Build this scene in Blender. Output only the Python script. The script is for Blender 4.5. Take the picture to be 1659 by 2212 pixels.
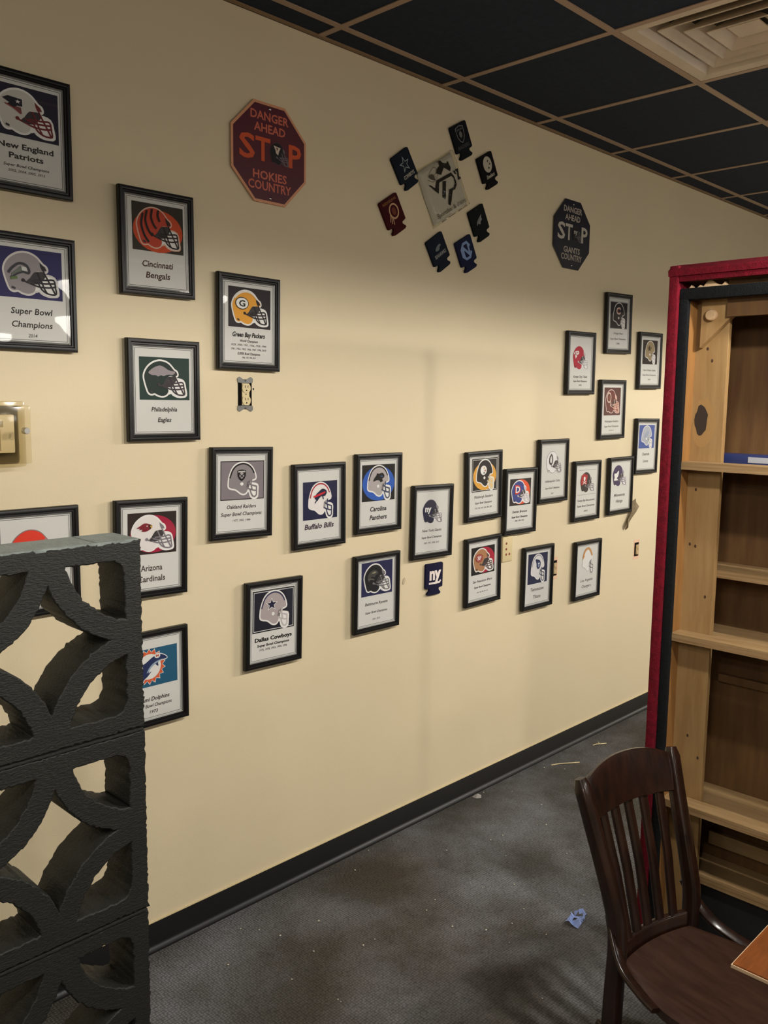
import bpy, bmesh, math, random
from mathutils import Vector, Matrix
from mathutils.geometry import tessellate_polygon

for o in list(bpy.data.objects):
    bpy.data.objects.remove(o)
S = bpy.context.scene
COL = S.collection
random.seed(7)
PI = math.pi

# ------------------------------------------------------------------ camera
# world: wall with the pictures is the plane y = 0, room at y < 0, floor z = 0
cam = bpy.data.cameras.new('camera')
cam_o = bpy.data.objects.new('camera', cam)
COL.objects.link(cam_o)
YAW, PITCH, ROLL = 0.79837, 0.12616, 0.012742
cy, sy, cp, sp = math.cos(YAW), math.sin(YAW), math.cos(PITCH), math.sin(PITCH)
fw = Vector((sy*cp, cy*cp, -sp)); rt = Vector((cy, -sy, 0)); up = rt.cross(fw)
cr, sr = math.cos(ROLL), math.sin(ROLL)
r2 = cr*rt + sr*up; u2 = -sr*rt + cr*up
m = Matrix((r2, u2, -fw)).transposed().to_4x4()
m.translation = Vector((0, -2.2798, 1.7078))
cam_o.matrix_world = m
cam.sensor_fit = 'VERTICAL'; cam.sensor_height = 36.0
cam.lens = 1895.15/2212*36.0
cam.clip_start = 0.02
S.camera = cam_o

# ------------------------------------------------------------------ world, exposure
w = bpy.data.worlds.new('world'); S.world = w; w.use_nodes = True
w.node_tree.nodes['Background'].inputs[0].default_value = (0.9, 0.85, 0.75, 1)
w.node_tree.nodes['Background'].inputs[1].default_value = 0.02
S.view_settings.view_transform = 'Standard'; S.view_settings.look = 'None'
S.view_settings.gamma = 1.0; S.view_settings.use_curve_mapping = False
S.view_settings.exposure = 0.1

# ------------------------------------------------------------------ lights of the room
BOWL_POWER, BOWL_COLOR = 97.0, (1.0, 0.95, 0.87)
GLOW = 10.5                     # opal glass bowls of the hanging fixtures
CEIL = 2.8747
RIM_Z = 2.27
# rows of three-bowl fixtures over the tables, all outside the picture; second row added for fill
FIXTURES = [(2.20, -2.0, 1), (-0.30, -2.0, .32), (4.85, -2.0, 1.15), (9.3, -2.0, 1), (-1.0, -5.4, .6), (8.0, -5.4, .8)]   # x, y, dimming; the last two are unseen lamps added as fill light

# ================================================================== helpers
def lin(c):
    return tuple(((v/255)/12.92 if v/255 <= .04045 else ((v/255+.055)/1.055)**2.4) for v in c)

def new_mat(name):
    mt = bpy.data.materials.new(name); mt.use_nodes = True
    nt = mt.node_tree; b = nt.nodes['Principled BSDF']
    return mt, nt, b

def N(nt, t, **kw):
    n = nt.nodes.new(t)
    for k, v in kw.items():
        if k in n.inputs: n.inputs[k].default_value = v
        else: setattr(n, k, v)
    return n

def plain(name, rgb, rough=.6, spec=.5, metal=0, var=.0, scale=8, bump=0, bscale=120, stretch=(1, 1, 1), rgb2=None, detail=5, coat=0):
    mt, nt, b = new_mat(name)
    c = lin(rgb)
    b.inputs['Roughness'].default_value = rough
    b.inputs['Specular IOR Level'].default_value = spec
    b.inputs['Metallic'].default_value = metal
    if coat: b.inputs['Coat Weight'].default_value = coat; b.inputs['Coat Roughness'].default_value = .12
    tc = N(nt, 'ShaderNodeTexCoord'); mp = N(nt, 'ShaderNodeMapping'); mp.inputs['Scale'].default_value = stretch
    nt.links.new(tc.outputs['Object'], mp.inputs[0])
    if var or rgb2:
        n1 = N(nt, 'ShaderNodeTexNoise', Scale=scale, Detail=detail, Roughness=.6)
        nt.links.new(mp.outputs[0], n1.inputs['Vector'])
        r = N(nt, 'ShaderNodeValToRGB')
        c2 = lin(rgb2) if rgb2 else tuple(v*(1-var) for v in c)
        r.color_ramp.elements[0].position = .32; r.color_ramp.elements[1].position = .68
        r.color_ramp.elements[0].color = (*c2, 1); r.color_ramp.elements[1].color = (*c, 1)
        nt.links.new(n1.outputs['Fac'], r.inputs[0]); nt.links.new(r.outputs[0], b.inputs['Base Color'])
    else:
        b.inputs['Base Color'].default_value = (*c, 1)
    if bump:
        n2 = N(nt, 'ShaderNodeTexNoise', Scale=bscale, Detail=4, Roughness=.65)
        nt.links.new(mp.outputs[0], n2.inputs['Vector'])
        bp = N(nt, 'ShaderNodeBump', Strength=min(1, bump), Distance=.004)
        nt.links.new(n2.outputs['Fac'], bp.inputs['Height']); nt.links.new(bp.outputs[0], b.inputs['Normal'])
    return mt

def wood(name, rgb, rgb2, rough=.5, grain=(2, 40, 40), coat=0, spec=.4):
    return plain(name, rgb, rough, spec, var=.3, scale=3, stretch=grain, rgb2=rgb2, bump=.12, bscale=8, coat=coat)

def link(o, parent=None):
    COL.objects.link(o)
    if parent is not None: o.parent = parent
    return o

def ob(name, me, parent=None, mats=(), loc=None, rot=None):
    o = bpy.data.objects.new(name, me)
    if mats and not me.materials:
        for x in (mats if isinstance(mats, (list, tuple)) else [mats]): me.materials.append(x)
    if loc is not None: o.location = loc
    if rot is not None: o.rotation_euler = rot
    return link(o, parent)

def thing(name, label, cat, loc=(0, 0, 0), rot=(0, 0, 0), group=None):
    o = bpy.data.objects.new(name, None); o.empty_display_size = .05
    o.location = loc; o.rotation_euler = rot
    return tag(link(o), label, cat, group)

def tag(o, label, cat, group=None):
    o['label'] = label; o['category'] = cat
    if group: o['group'] = group
    return o

def struct(o):
    o['kind'] = 'structure'; return o

class MB:
    """collects primitive shapes into one mesh"""
    def __init__(s): s.bm = bmesh.new()
    def box(s, a, b, bev=0):
        x0, y0, z0 = a; x1, y1, z1 = b
        vs = [s.bm.verts.new(p) for p in ((x0,y0,z0),(x1,y0,z0),(x1,y1,z0),(x0,y1,z0),(x0,y0,z1),(x1,y0,z1),(x1,y1,z1),(x0,y1,z1))]
        fs = [s.bm.faces.new([vs[i] for i in f]) for f in ((0,3,2,1),(4,5,6,7),(0,1,5,4),(1,2,6,5),(2,3,7,6),(3,0,4,7))]
        if bev:
            es = list({e for f in fs for e in f.edges})
            bmesh.ops.bevel(s.bm, geom=es, offset=bev, segments=2, profile=.6, affect='EDGES')
        return s
    def prism(s, pts, y0, y1, bev=0):
        """polygon in x,z extruded along y from y0 (front) to y1"""
        a = [s.bm.verts.new((p[0], y0, p[1])) for p in pts]
        b = [s.bm.verts.new((p[0], y1, p[1])) for p in pts]
        n = len(pts)
        fa = s.bm.faces.new(a); fb = s.bm.faces.new(b[::-1])
        sd = [s.bm.faces.new((a[(i+1) % n], a[i], b[i], b[(i+1) % n])) for i in range(n)]
        if bev:
            bmesh.ops.bevel(s.bm, geom=list(fa.edges), offset=bev, segments=2, profile=.6, affect='EDGES')
        return s
    def hprism(s, pts, z0, z1, bev=0):
        a = [s.bm.verts.new((p[0], p[1], z1)) for p in pts]
        b = [s.bm.verts.new((p[0], p[1], z0)) for p in pts]
        n = len(pts)
        fa = s.bm.faces.new(a); s.bm.faces.new(b[::-1])
        for i in range(n): s.bm.faces.new((a[(i+1) % n], a[i], b[i], b[(i+1) % n]))
        if bev: bmesh.ops.bevel(s.bm, geom=list(fa.edges), offset=bev, segments=3, profile=.6, affect='EDGES')
        return s
    def sweep(s, path, sect, caps=True, ups=None):
        """sect(i,t) -> list of (a,b) in the local side / up frame; path list of Vectors"""
        path = [Vector(p) for p in path]; n = len(path); rings = []
        for i, p in enumerate(path):
            d = (path[min(i+1, n-1)]-path[max(i-1, 0)]).normalized()
            u = Vector(ups) if ups else (Vector((0, 0, 1)) if abs(d.z) < .9 else Vector((0, 1, 0)))
            side = d.cross(u).normalized(); u = side.cross(d).normalized()
            rings.append([s.bm.verts.new(p+side*a+u*b) for a, b in sect(i, i/max(1, n-1))])
        k = len(rings[0])
        for i in range(n-1):
            for j in range(k):
                s.bm.faces.new((rings[i][j], rings[i][(j+1) % k], rings[i+1][(j+1) % k], rings[i+1][j]))
        if caps: s.bm.faces.new(rings[0][::-1]); s.bm.faces.new(rings[-1])
        return s
    def tube(s, path, r, seg=8):
        rr = r if callable(r) else (lambda t: r)
        return s.sweep(path, lambda i, t: [(rr(t)*math.cos(2*PI*j/seg), rr(t)*math.sin(2*PI*j/seg)) for j in range(seg)])
    def lathe(s, prof, seg=24, loc=(0, 0, 0), axis='Z'):
        rings = []
        for r, z in prof:
            ring = []
            for j in range(seg):
                a = 2*PI*j/seg
                p = (r*math.cos(a), r*math.sin(a), z)
                if axis == 'Y': p = (p[0], -p[2], p[1])
                if axis == 'X': p = (-p[2], p[0], p[1])
                ring.append(s.bm.verts.new(Vector(p)+Vector(loc)))
            rings.append(ring)
        for i in range(len(rings)-1):
            for j in range(seg):
                s.bm.faces.new((rings[i][j], rings[i][(j+1) % seg], rings[i+1][(j+1) % seg], rings[i+1][j]))
        s.bm.faces.new(rings[0][::-1]); s.bm.faces.new(rings[-1])
        return s
    def mesh(s, name, smooth=0):
        bmesh.ops.recalc_face_normals(s.bm, faces=s.bm.faces)
        me = bpy.data.meshes.new(name); s.bm.to_mesh(me); s.bm.free()
        if smooth:
            for p in me.polygons: p.use_smooth = True
            me.set_sharp_from_angle(angle=math.radians(smooth))
        return me
    def build(s, name, mat, parent=None, loc=None, rot=None, smooth=0):
        return ob(name, s.mesh(name, smooth), parent, mat, loc, rot)

# ------------------------------------------------------------------ flat print: coloured polygons lying on a sheet
LAY = .00014
class Ink:
    """polygons in x,z, one colour per face, layered a hair apart towards -y"""
    def __init__(s): s.v = []; s.f = []; s.c = []; s.layer = 0
    def tri(s, pts, tris, col):
        k = len(s.v); y = -s.layer*LAY
        s.v += [(p[0], y, p[1]) for p in pts]
        for t in tris:
            a, b, c = (pts[i] for i in t)
            if (b[0]-a[0])*(c[1]-a[1])-(b[1]-a[1])*(c[0]-a[0]) < 0: t = t[::-1]
            s.f.append(tuple(k+i for i in t)); s.c.append(col)
    def up(s): s.layer += 1; return s
    def poly(s, pts, col, up=True):
        if up: s.up()
        s.tri(pts, tessellate_polygon([[Vector((p[0], p[1], 0)) for p in pts]]), lin(col))
    def ell(s, cx, cz, rx, rz, col, n=28): s.poly([(cx+rx*math.cos(2*PI*i/n), cz+rz*math.sin(2*PI*i/n)) for i in range(n)], col)
    def stroke(s, pts, wd, col, closed=False, up=True, round_=True):
        if up: s.up()
        # one mitred ribbon, so that no two faces of it lie on each other
        c = lin(col); P = [pts[0]]
        for q in pts[1:]:
            if math.hypot(q[0]-P[-1][0], q[1]-P[-1][1]) > 1e-6: P.append(q)
        if closed and math.hypot(P[0][0]-P[-1][0], P[0][1]-P[-1][1]) < 1e-6: P.pop()
        n = len(P); A = []; B = []
        if n < 2: return
        for i in range(n):
            ds = []
            if closed or i > 0: ds.append((P[i][0]-P[i-1][0], P[i][1]-P[i-1][1]))
            if closed or i < n-1: ds.append((P[(i+1) % n][0]-P[i][0], P[(i+1) % n][1]-P[i][1]))
            ns = [(-b/math.hypot(a, b), a/math.hypot(a, b)) for a, b in ds]
            nx, nz = sum(q[0] for q in ns)/len(ns), sum(q[1] for q in ns)/len(ns)
            L = max(.5, math.hypot(nx, nz)); k = wd/2/(L*L)
            ex, ez = (0, 0)
            if round_ and not closed and i in (0, n-1):      # run a little past the end
                d = ds[0]; l_ = math.hypot(*d); sg = -1 if i == 0 else 1
                ex, ez = sg*d[0]/l_*wd*.4, sg*d[1]/l_*wd*.4
            A.append((P[i][0]+nx*k+ex, P[i][1]+nz*k+ez)); B.append((P[i][0]-nx*k+ex, P[i][1]-nz*k+ez))
        tr = []
        for i in range(n if closed else n-1):
            j = (i+1) % n; tr += [(i, n+i, n+j), (i, n+j, j)]
        s.tri(A+B, tr, c)
    def text(s, txt, cx, cz, width, cap, col, shear=0, bold=0, rot=0, up=True):
        """centred line of text; width in metres (None keeps the font's), cap = capital height"""
        if up: s.up()
        cu = bpy.data.curves.new('t', 'FONT'); cu.body = txt; cu.shear = shear; cu.offset = bold
        cu.resolution_u = 2; cu.align_x = 'CENTER'
        to = bpy.data.objects.new('t', cu)
        me = bpy.data.meshes.new_from_object(to)
        xs = [v.co.x for v in me.vertices]
        x0, x1 = min(xs), max(xs)
        kz = cap/.70; kx = kz if width is None else width/(x1-x0)
        xm = (x0+x1)/2; ca, sa = math.cos(rot), math.sin(rot)
        pts = []
        for v in me.vertices:
            a, b = (v.co.x-xm)*kx, (v.co.y-.35)*kz
            pts.append((cx+a*ca-b*sa, cz+a*sa+b*ca))
        me.calc_loop_triangles()
        s.tri(pts, [tuple(t.vertices) for t in me.loop_triangles], lin(col))
        bpy.data.meshes.remove(me); bpy.data.objects.remove(to); bpy.data.curves.remove(cu)
    def build(s, name, parent, mat, loc=(0, 0, 0), rot=None):
        me = bpy.data.meshes.new(name); me.from_pydata(s.v, [], s.f)
        at = me.color_attributes.new('ink', 'FLOAT_COLOR', 'CORNER')
        buf = []
        for c in s.c: buf += [*c, 1]*3
        at.data.foreach_set('color', buf)
        return ob(name, me, parent, mat, loc, rot)

# ================================================================== materials
def ink_mat(name, rough, spec):
    mt, nt, b = new_mat(name)
    a = N(nt, 'ShaderNodeAttribute', attribute_name='ink')
    nt.links.new(a.outputs['Color'], b.inputs['Base Color'])
    b.inputs['Roughness'].default_value = rough; b.inputs['Specular IOR Level'].default_value = spec
    return mt
M_INK = ink_mat('printed ink', .6, .3)
M_SIGNINK = ink_mat('sign enamel', .35, .5)
M_FOAMINK = ink_mat('screen print', .8, .2)

def glass_mat():
    mt, nt, b = new_mat('picture glass')
    nt.nodes.remove(b)
    out = nt.nodes['Material Output']
    tr = N(nt, 'ShaderNodeBsdfTransparent'); tr.inputs[0].default_value = (.985, .98, .975, 1)
    gl = N(nt, 'ShaderNodeBsdfGlossy', Roughness=.015)
    fr = N(nt, 'ShaderNodeFresnel', IOR=1.5); mx = N(nt, 'ShaderNodeMixShader')
    ge = N(nt, 'ShaderNodeNewGeometry'); inv = N(nt, 'ShaderNodeMath', operation='SUBTRACT'); inv.inputs[0].default_value = 1
    mu = N(nt, 'ShaderNodeMath', operation='MULTIPLY')      # one reflection, at the outer face
    nt.links.new(ge.outputs['Backfacing'], inv.inputs[1]); nt.links.new(inv.outputs[0], mu.inputs[0]); nt.links.new(fr.outputs[0], mu.inputs[1])
    nt.links.new(mu.outputs[0], mx.inputs[0]); nt.links.new(tr.outputs[0], mx.inputs[1]); nt.links.new(gl.outputs[0], mx.inputs[2])
    nt.links.new(mx.outputs[0], out.inputs[0])
    return mt
M_GLASS = glass_mat()

def plastic_clear(name, tint, rough, ior, bump=0, bscale=30):
    mt, nt, b = new_mat(name); nt.nodes.remove(b)
    out = nt.nodes['Material Output']
    tr = N(nt, 'ShaderNodeBsdfTransparent'); tr.inputs[0].default_value = (*tint, 1)
    gl = N(nt, 'ShaderNodeBsdfGlossy', Roughness=rough)
    fr = N(nt, 'ShaderNodeFresnel', IOR=ior); mx = N(nt, 'ShaderNodeMixShader')
    if bump:
        tc = N(nt, 'ShaderNodeTexCoord'); n2 = N(nt, 'ShaderNodeTexNoise', Scale=bscale, Detail=3)
        bp = N(nt, 'ShaderNodeBump', Strength=bump, Distance=.01)
        nt.links.new(tc.outputs['Object'], n2.inputs['Vector']); nt.links.new(n2.outputs['Fac'], bp.inputs['Height'])
        nt.links.new(bp.outputs[0], gl.inputs['Normal']); nt.links.new(bp.outputs[0], fr.inputs['Normal'])
    ge = N(nt, 'ShaderNodeNewGeometry'); inv = N(nt, 'ShaderNodeMath', operation='SUBTRACT'); inv.inputs[0].default_value = 1
    mu = N(nt, 'ShaderNodeMath', operation='MULTIPLY')      # one reflection, at the outer face
    nt.links.new(ge.outputs['Backfacing'], inv.inputs[1]); nt.links.new(inv.outputs[0], mu.inputs[0]); nt.links.new(fr.outputs[0], mu.inputs[1])
    nt.links.new(mu.outputs[0], mx.inputs[0]); nt.links.new(tr.outputs[0], mx.inputs[1]); nt.links.new(gl.outputs[0], mx.inputs[2])
    nt.links.new(mx.outputs[0], out.inputs[0])
    return mt

M_WALL = plain('cream wall paint', (222, 206, 172), .55, .35, var=.05, scale=1.3, bump=.10, bscale=220)
M_PAPER = plain('white printer paper', (216, 217, 213), .8, .2)
M_FRAME = plain('black lacquered moulding', (14, 13, 13), .42, .35)
M_LINER = plain('silver slip', (150, 150, 148), .35, .5, metal=.5)
M_GREYLINE = plain('grey printed border', (120, 122, 122), .7, .2)
M_BACK = plain('fibreboard backing', (70, 55, 40), .9)
M_VINYL = plain('black vinyl cove', (14, 14, 15), .42, .4)
M_TILE = plain('black ceiling tile', (46, 54, 66), .9, .15, var=.2, scale=40, bump=.15, bscale=300)
M_GRID = plain('tan ceiling grid', (168, 142, 118), .5, .4)
M_ANGLE = plain('bronze wall angle', (138, 110, 78), .5, .4)
M_DECK = plain('black ceiling deck', (18, 20, 23), .95, .1)
M_DIFF = plain('beige diffuser steel', (214, 198, 170), .45, .4, var=.15, scale=9)
M_DUCT = plain('dark duct', (30, 28, 26), .8)
M_BLOCK = plain('dark painted concrete', (21, 22, 17), .55, .4, var=.25, scale=14, bump=.5, bscale=150, stretch=(1, 1, 2.6))
M_MORTAR = plain('painted mortar', (22, 22, 18), .7, .4, bump=.6, bscale=120)
M_RED = plain('red carpet cloth', (112, 10, 30), .85, .2, var=.45, scale=60, bump=.7, bscale=200)
M_BLACKC = plain('black carpet cloth', (19, 21, 24), .9, .2, var=.4, scale=90, bump=.7, bscale=240)
M_PINE = wood('pale pine', (152, 122, 80), (136, 105, 64), .6, (14, 14, 1.6))
M_PINE_D = wood('orange pine', (146, 104, 57), (130, 90, 46), .6, (14, 14, 1.6))
M_PLY = wood('plywood plank', (150, 124, 88), (130, 102, 66), .6, (20, 2, 20))
M_PLYEDGE = plain('plywood edge', (150, 124, 88), .7, .3, scale=1, stretch=(1, 3, 160), rgb2=(118, 90, 58), bump=.2, bscale=3)
M_PANEL = wood('brown plywood back', (98, 70, 38), (78, 52, 26), .6, (10, 10, 1.2))
M_CHAIR = wood('dark walnut stain', (40, 20, 12), (21, 11, 7), .30, (12, 12, 2), coat=.35)
M_SEAT = wood('worn walnut seat', (58, 38, 28), (42, 25, 18), .36, (14, 3, 10), coat=.15)
M_TABLE = wood('honey oak table top', (114, 62, 26), (80, 40, 15), .3, (3, 26, 20), coat=.4)
M_TEDGE = plain('pale table edge', (176, 150, 120), .4, .5)
M_IRON = plain('black iron', (20, 20, 20), .5, .5)
M_IVORY = plain('ivory bakelite', (214, 196, 150), .4, .5)
M_DARK = plain('dark slot', (16, 12, 10), .9, .1)
M_ZINC = plain('zinc strap', (140, 140, 136), .35, .5, metal=.7, var=.3, scale=60)
M_CLEAR = plastic_clear('yellowed clear plastic', (.955, .935, .87), .10, 1.45)
M_BAG = plastic_clear('crinkled clear bag', (.93, .93, .90), .12, 1.35, bump=.9, bscale=26)
M_SHIRT = plain('white cotton', (196, 188, 172), .9, .1, bump=.2, bscale=500)
M_BEIGE = plain('beige thermostat', (200, 180, 136), .5)
M_STEEL = plain('steel', (190, 190, 190), .25, .5, metal=1)
M_FOAM = plain('torn cream foam', (222, 190, 150), .9, .1, bump=.4, bscale=60)
M_STRAW = plain('pale straw', (222, 206, 160), .7)
M_BLUEP = plain('blue tissue', (138, 160, 214), .8, var=.35, scale=60)
M_BROWNP = plain('brown kraft paper', (140, 122, 92), .8, var=.3, scale=30)
M_WHITE = plain('white lamp metal', (225, 222, 214), .4)

def carpet():
    mt, nt, b = new_mat('dark loop carpet')
    tc = N(nt, 'ShaderNodeTexCoord')
    n1 = N(nt, 'ShaderNodeTexNoise', Scale=2.3, Detail=6, Roughness=.62)
    n2 = N(nt, 'ShaderNodeTexNoise', Scale=1.1, Detail=4, Roughness=.6)
    v = N(nt, 'ShaderNodeTexVoronoi', Scale=115.0); v.feature = 'F1'; v.inputs['Randomness'].default_value = .35
    for n in (n1, n2, v): nt.links.new(tc.outputs['Object'], n.inputs['Vector'])
    r1 = N(nt, 'ShaderNodeValToRGB'); r1.color_ramp.elements[0].position = .42; r1.color_ramp.elements[1].position = .72
    r1.color_ramp.elements[0].color = (*lin((80, 78, 74)), 1); r1.color_ramp.elements[1].color = (*lin((124, 125, 131)), 1)
    r2_ = N(nt, 'ShaderNodeValToRGB'); r2_.color_ramp.elements[0].position = .38; r2_.color_ramp.elements[1].position = .58
    r2_.color_ramp.elements[0].color = (*lin((222, 212, 196)), 1); r2_.color_ramp.elements[1].color = (1, 1, 1, 1)
    mx = N(nt, 'ShaderNodeMix', data_type='RGBA', blend_type='MULTIPLY'); mx.inputs[0].default_value = 1
    nt.links.new(n1.outputs['Fac'], r1.inputs[0]); nt.links.new(n2.outputs['Fac'], r2_.inputs[0])
    nt.links.new(r1.outputs[0], mx.inputs[6]); nt.links.new(r2_.outputs[0], mx.inputs[7])
    r3 = N(nt, 'ShaderNodeValToRGB'); r3.color_ramp.elements[0].position = .15; r3.color_ramp.elements[1].position = .75
    r3.color_ramp.elements[0].color = (1.15, 1.15, 1.15, 1); r3.color_ramp.elements[1].color = (.45, .45, .45, 1)
    nt.links.new(v.outputs['Distance'], r3.inputs[0])
    m2 = N(nt, 'ShaderNodeMix', data_type='RGBA', blend_type='MULTIPLY'); m2.inputs[0].default_value = 1
    nt.links.new(mx.outputs[2], m2.inputs[6]); nt.links.new(r3.outputs[0], m2.inputs[7])
    nt.links.new(m2.outputs[2], b.inputs['Base Color'])
    bp = N(nt, 'ShaderNodeBump', Strength=.9, Distance=.004, invert=True)
    nt.links.new(v.outputs['Distance'], bp.inputs['Height']); nt.links.new(bp.outputs[0], b.inputs['Normal'])
    b.inputs['Roughness'].default_value = .9; b.inputs['Specular IOR Level'].default_value = .25
    return mt
M_CARPET = carpet()

def glow_mat(name, col, s):
    mt, nt, b = new_mat(name)
    b.inputs['Base Color'].default_value = (.8, .78, .7, 1)
    b.inputs['Emission Color'].default_value = (*col, 1); b.inputs['Emission Strength'].default_value = s
    return mt
M_BOWL, nt_, b_ = new_mat('lit opal glass')      # lit glass that lets half of the bulb's light through
nt_.nodes.remove(b_)
e_ = N(nt_, 'ShaderNodeEmission', Strength=GLOW*2); e_.inputs[0].default_value = (1.0, .95, .86, 1)
t_ = N(nt_, 'ShaderNodeBsdfTransparent'); x_ = N(nt_, 'ShaderNodeMixShader'); x_.inputs[0].default_value = .5
nt_.links.new(t_.outputs[0], x_.inputs[1]); nt_.links.new(e_.outputs[0], x_.inputs[2]); nt_.links.new(x_.outputs[0], nt_.nodes['Material Output'].inputs[0])

# ================================================================== structure
X0, X1, Y1 = -4.0, 10.5, -10.5
def slab(name, a, b, mat):
    return struct(MB().box(a, b).build(name, mat))
floor_ = slab('floor', (X0, Y1, -.1), (X1, 0, 0), M_CARPET)
slab('wall_left', (X0-.1, 0, -.1), (X1+.1, .1, CEIL+.15), M_WALL)
slab('wall_right', (X0-.1, Y1-.1, -.1), (X1+.1, Y1, CEIL+.15), M_WALL)
slab('wall_near', (X0-.1, Y1, -.1), (X0, 0, CEIL+.15), M_WALL)
slab('wall_far', (X1, Y1, -.1), (X1+.1, 0, CEIL+.15), M_WALL)
# cove base: a thin strip with a rounded toe
cove = [(0, 0), (-.020, 0), (-.019, .004), (-.009, .010), (-.005, .018), (-.0035, .088), (-.002, .0905), (0, .0905)]
def cove_mesh(x0, x1):
    b = MB(); a = [b.bm.verts.new((x0, y, z)) for y, z in cove]; c = [b.bm.verts.new((x1, y, z)) for y, z in cove]
    n = len(cove)
    for i in range(n): b.bm.faces.new((a[i], a[(i+1) % n], c[(i+1) % n], c[i]))
    b.bm.faces.new(a); b.bm.faces.new(c[::-1])
    return b
struct(cove_mesh(X0, X1).build('baseboard_left', M_VINYL, smooth=40))
struct(MB().box((X0, -.006, .0905), (X1, 0, .0925)).build('trim_2', plain('caulk line', (206, 190, 150), .6)))

# ceiling: deck, tiles and the tan grid
ceil = slab('ceiling', (X0, Y1, CEIL+.011), (X1, 0, CEIL+.13), M_DECK)
TD = .6096; GX = 1.9974; GY = -.1181
struct(MB().box((X0, -.022, CEIL), (X1, -.0005, CEIL+.004)).box((X0, -.004, CEIL), (X1, -.0005, CEIL+.022)).build('trim_1', M_ANGLE))
rows = [0.0] + [GY-TD*k for k in range(0, 5)]
tile_me = {}
VENT = (1, 1)      # tile column, row that holds the diffuser
for r in range(len(rows)-1):
    ya, yb = rows[r], rows[r+1]
    for c in range(-6, 13):
        if (c, r) == (VENT[0], VENT[1]+1): continue
        if r not in tile_me:
            b = MB().box((.003, yb+.003, 0), (TD-.003, ya-(.003 if r else .002), .0075), .0015)
            tile_me[r] = b.mesh('ceiling_tile'); tile_me[r].materials.append(M_TILE)
        ob('ceiling_tile', tile_me[r], ceil, loc=(GX+c*TD, 0, CEIL+.0032))
run = MB().box((X0, -.012, 0), (X1, .012, .003)).mesh('grid_runner'); run.materials.append(M_GRID)
for y in rows[1:]: ob('grid_runner', run, ceil, loc=(0, y, CEIL))
long_tee = MB().box((-.012, rows[-1], .0002), (.012, -.004, .0028)).mesh('cross_tee'); long_tee.materials.append(M_GRID)
for c in range(-6, 14): ob('cross_tee', long_tee, ceil, loc=(GX+c*TD, 0, CEIL))

# stepped square air diffuser in the grid
VX, VY = GX+VENT[0]*TD+TD/2, GY-TD*VENT[1]+TD/2-TD
vent = thing('air_diffuser', 'square beige stepped air diffuser set in the black ceiling', 'vent', (VX, VY, CEIL))
def ring_cone(r0, z0, r1, z1, th=.003):
    b = MB(); q = []
    for r, z in ((r0, z0), (r1, z1), (r1+.002, z1+th), (r0+.002, z0+th)):
        q.append([b.bm.verts.new((sx*r, sy_*r, z)) for sx, sy_ in ((-1, -1), (1, -1), (1, 1), (-1, 1))])
    for i in range(4):
        A, B = q[i], q[(i+1) % 4]
        for j in range(4): b.bm.faces.new((A[j], A[(j+1) % 4], B[(j+1) % 4], B[j]))
    return b
ring_cone(.290, .001, .252, .0045).build('rim', M_DIFF, vent)
ring_cone(.252, .0045, .212, .060).build('cone', M_DIFF, vent)
ring_cone(.205, .004, .150, .052).build('cone', M_DIFF, vent)
ring_cone(.146, .003, .098, .046).build('cone', M_DIFF, vent)
ring_cone(.094, .002, .052, .036).build('cone', M_DIFF, vent)
MB().box((-.050, -.050, .018), (.050, .050, .022), .001).build('centre_plate', M_DIFF, vent)
MB().box((-.26, -.26, .075), (.26, .26, .08)).build('duct_box', M_DUCT, vent)
# the deck is cut away above the diffuser
cut = MB().box((VX-.28, VY-.28, CEIL-.05), (VX+.28, VY+.28, CEIL+.09)).build('cutter', M_DUCT)
md = ceil.modifiers.new('cut', 'BOOLEAN'); md.object = cut; md.solver = 'EXACT'
dg = bpy.context.evaluated_depsgraph_get()
nm = bpy.data.meshes.new_from_object(ceil.evaluated_get(dg))
ceil.modifiers.clear(); ceil.data = nm
bpy.data.objects.remove(cut)

# three-bowl hanging fixtures (outside the frame, the first row lights the wall and shows in the picture glass, the second is added fill)
FIX_LAB = ['nearest the red cabinet', 'nearest the concrete screen', 'beyond the cabinet', 'furthest along the picture wall', 'second row added for fill light, nearest end', 'second row added for fill light, far end']
def fixture(x, y, dim, k):
    t = thing('bowl_pendant', 'hanging lamp of three white glass bowls, '+FIX_LAB[k], 'lamp', (x, y, 0), group='three-bowl hanging lamps')
    MB().lathe([(.065, CEIL-.001), (.065, CEIL-.018), (.02, CEIL-.03)], 24).build('canopy', M_WHITE, t, smooth=40)
    MB().tube([(0, 0, CEIL-.02), (0, 0, RIM_Z+.16)], .008).tube([(-.68, 0, RIM_Z+.15), (.68, 0, RIM_Z+.15)], .011).build('hanger_bar', M_WHITE, t, smooth=40)
    for dx in (-.62, 0, .62):
        a = MB().lathe([(.012, .142), (.014, .05), (.03, .03), (.150, .018), (.158, .010), (.158, .006), (.004, .006)], 32, (dx, 0, RIM_Z)).build('shade_pan', M_WHITE, t, smooth=35)
        MB().lathe([(.152, .0045), (.152, -.018), (.138, -.030), (.128, -.034), (.100, -.075), (.062, -.115), (.025, -.138), (.006, -.142)], 32, (dx, 0, RIM_Z)).build('glass_bowl', M_BOWL, a, smooth=35)
        L = bpy.data.lights.new('bulb', 'SPOT'); L.energy = BOWL_POWER*dim; L.color = BOWL_COLOR
        L.spot_size = math.radians(179); L.spot_blend = .24; L.shadow_soft_size = .032
        o = bpy.data.objects.new('bulb', L); o.location = (dx, 0, RIM_Z-.012); link(o, t)
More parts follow.
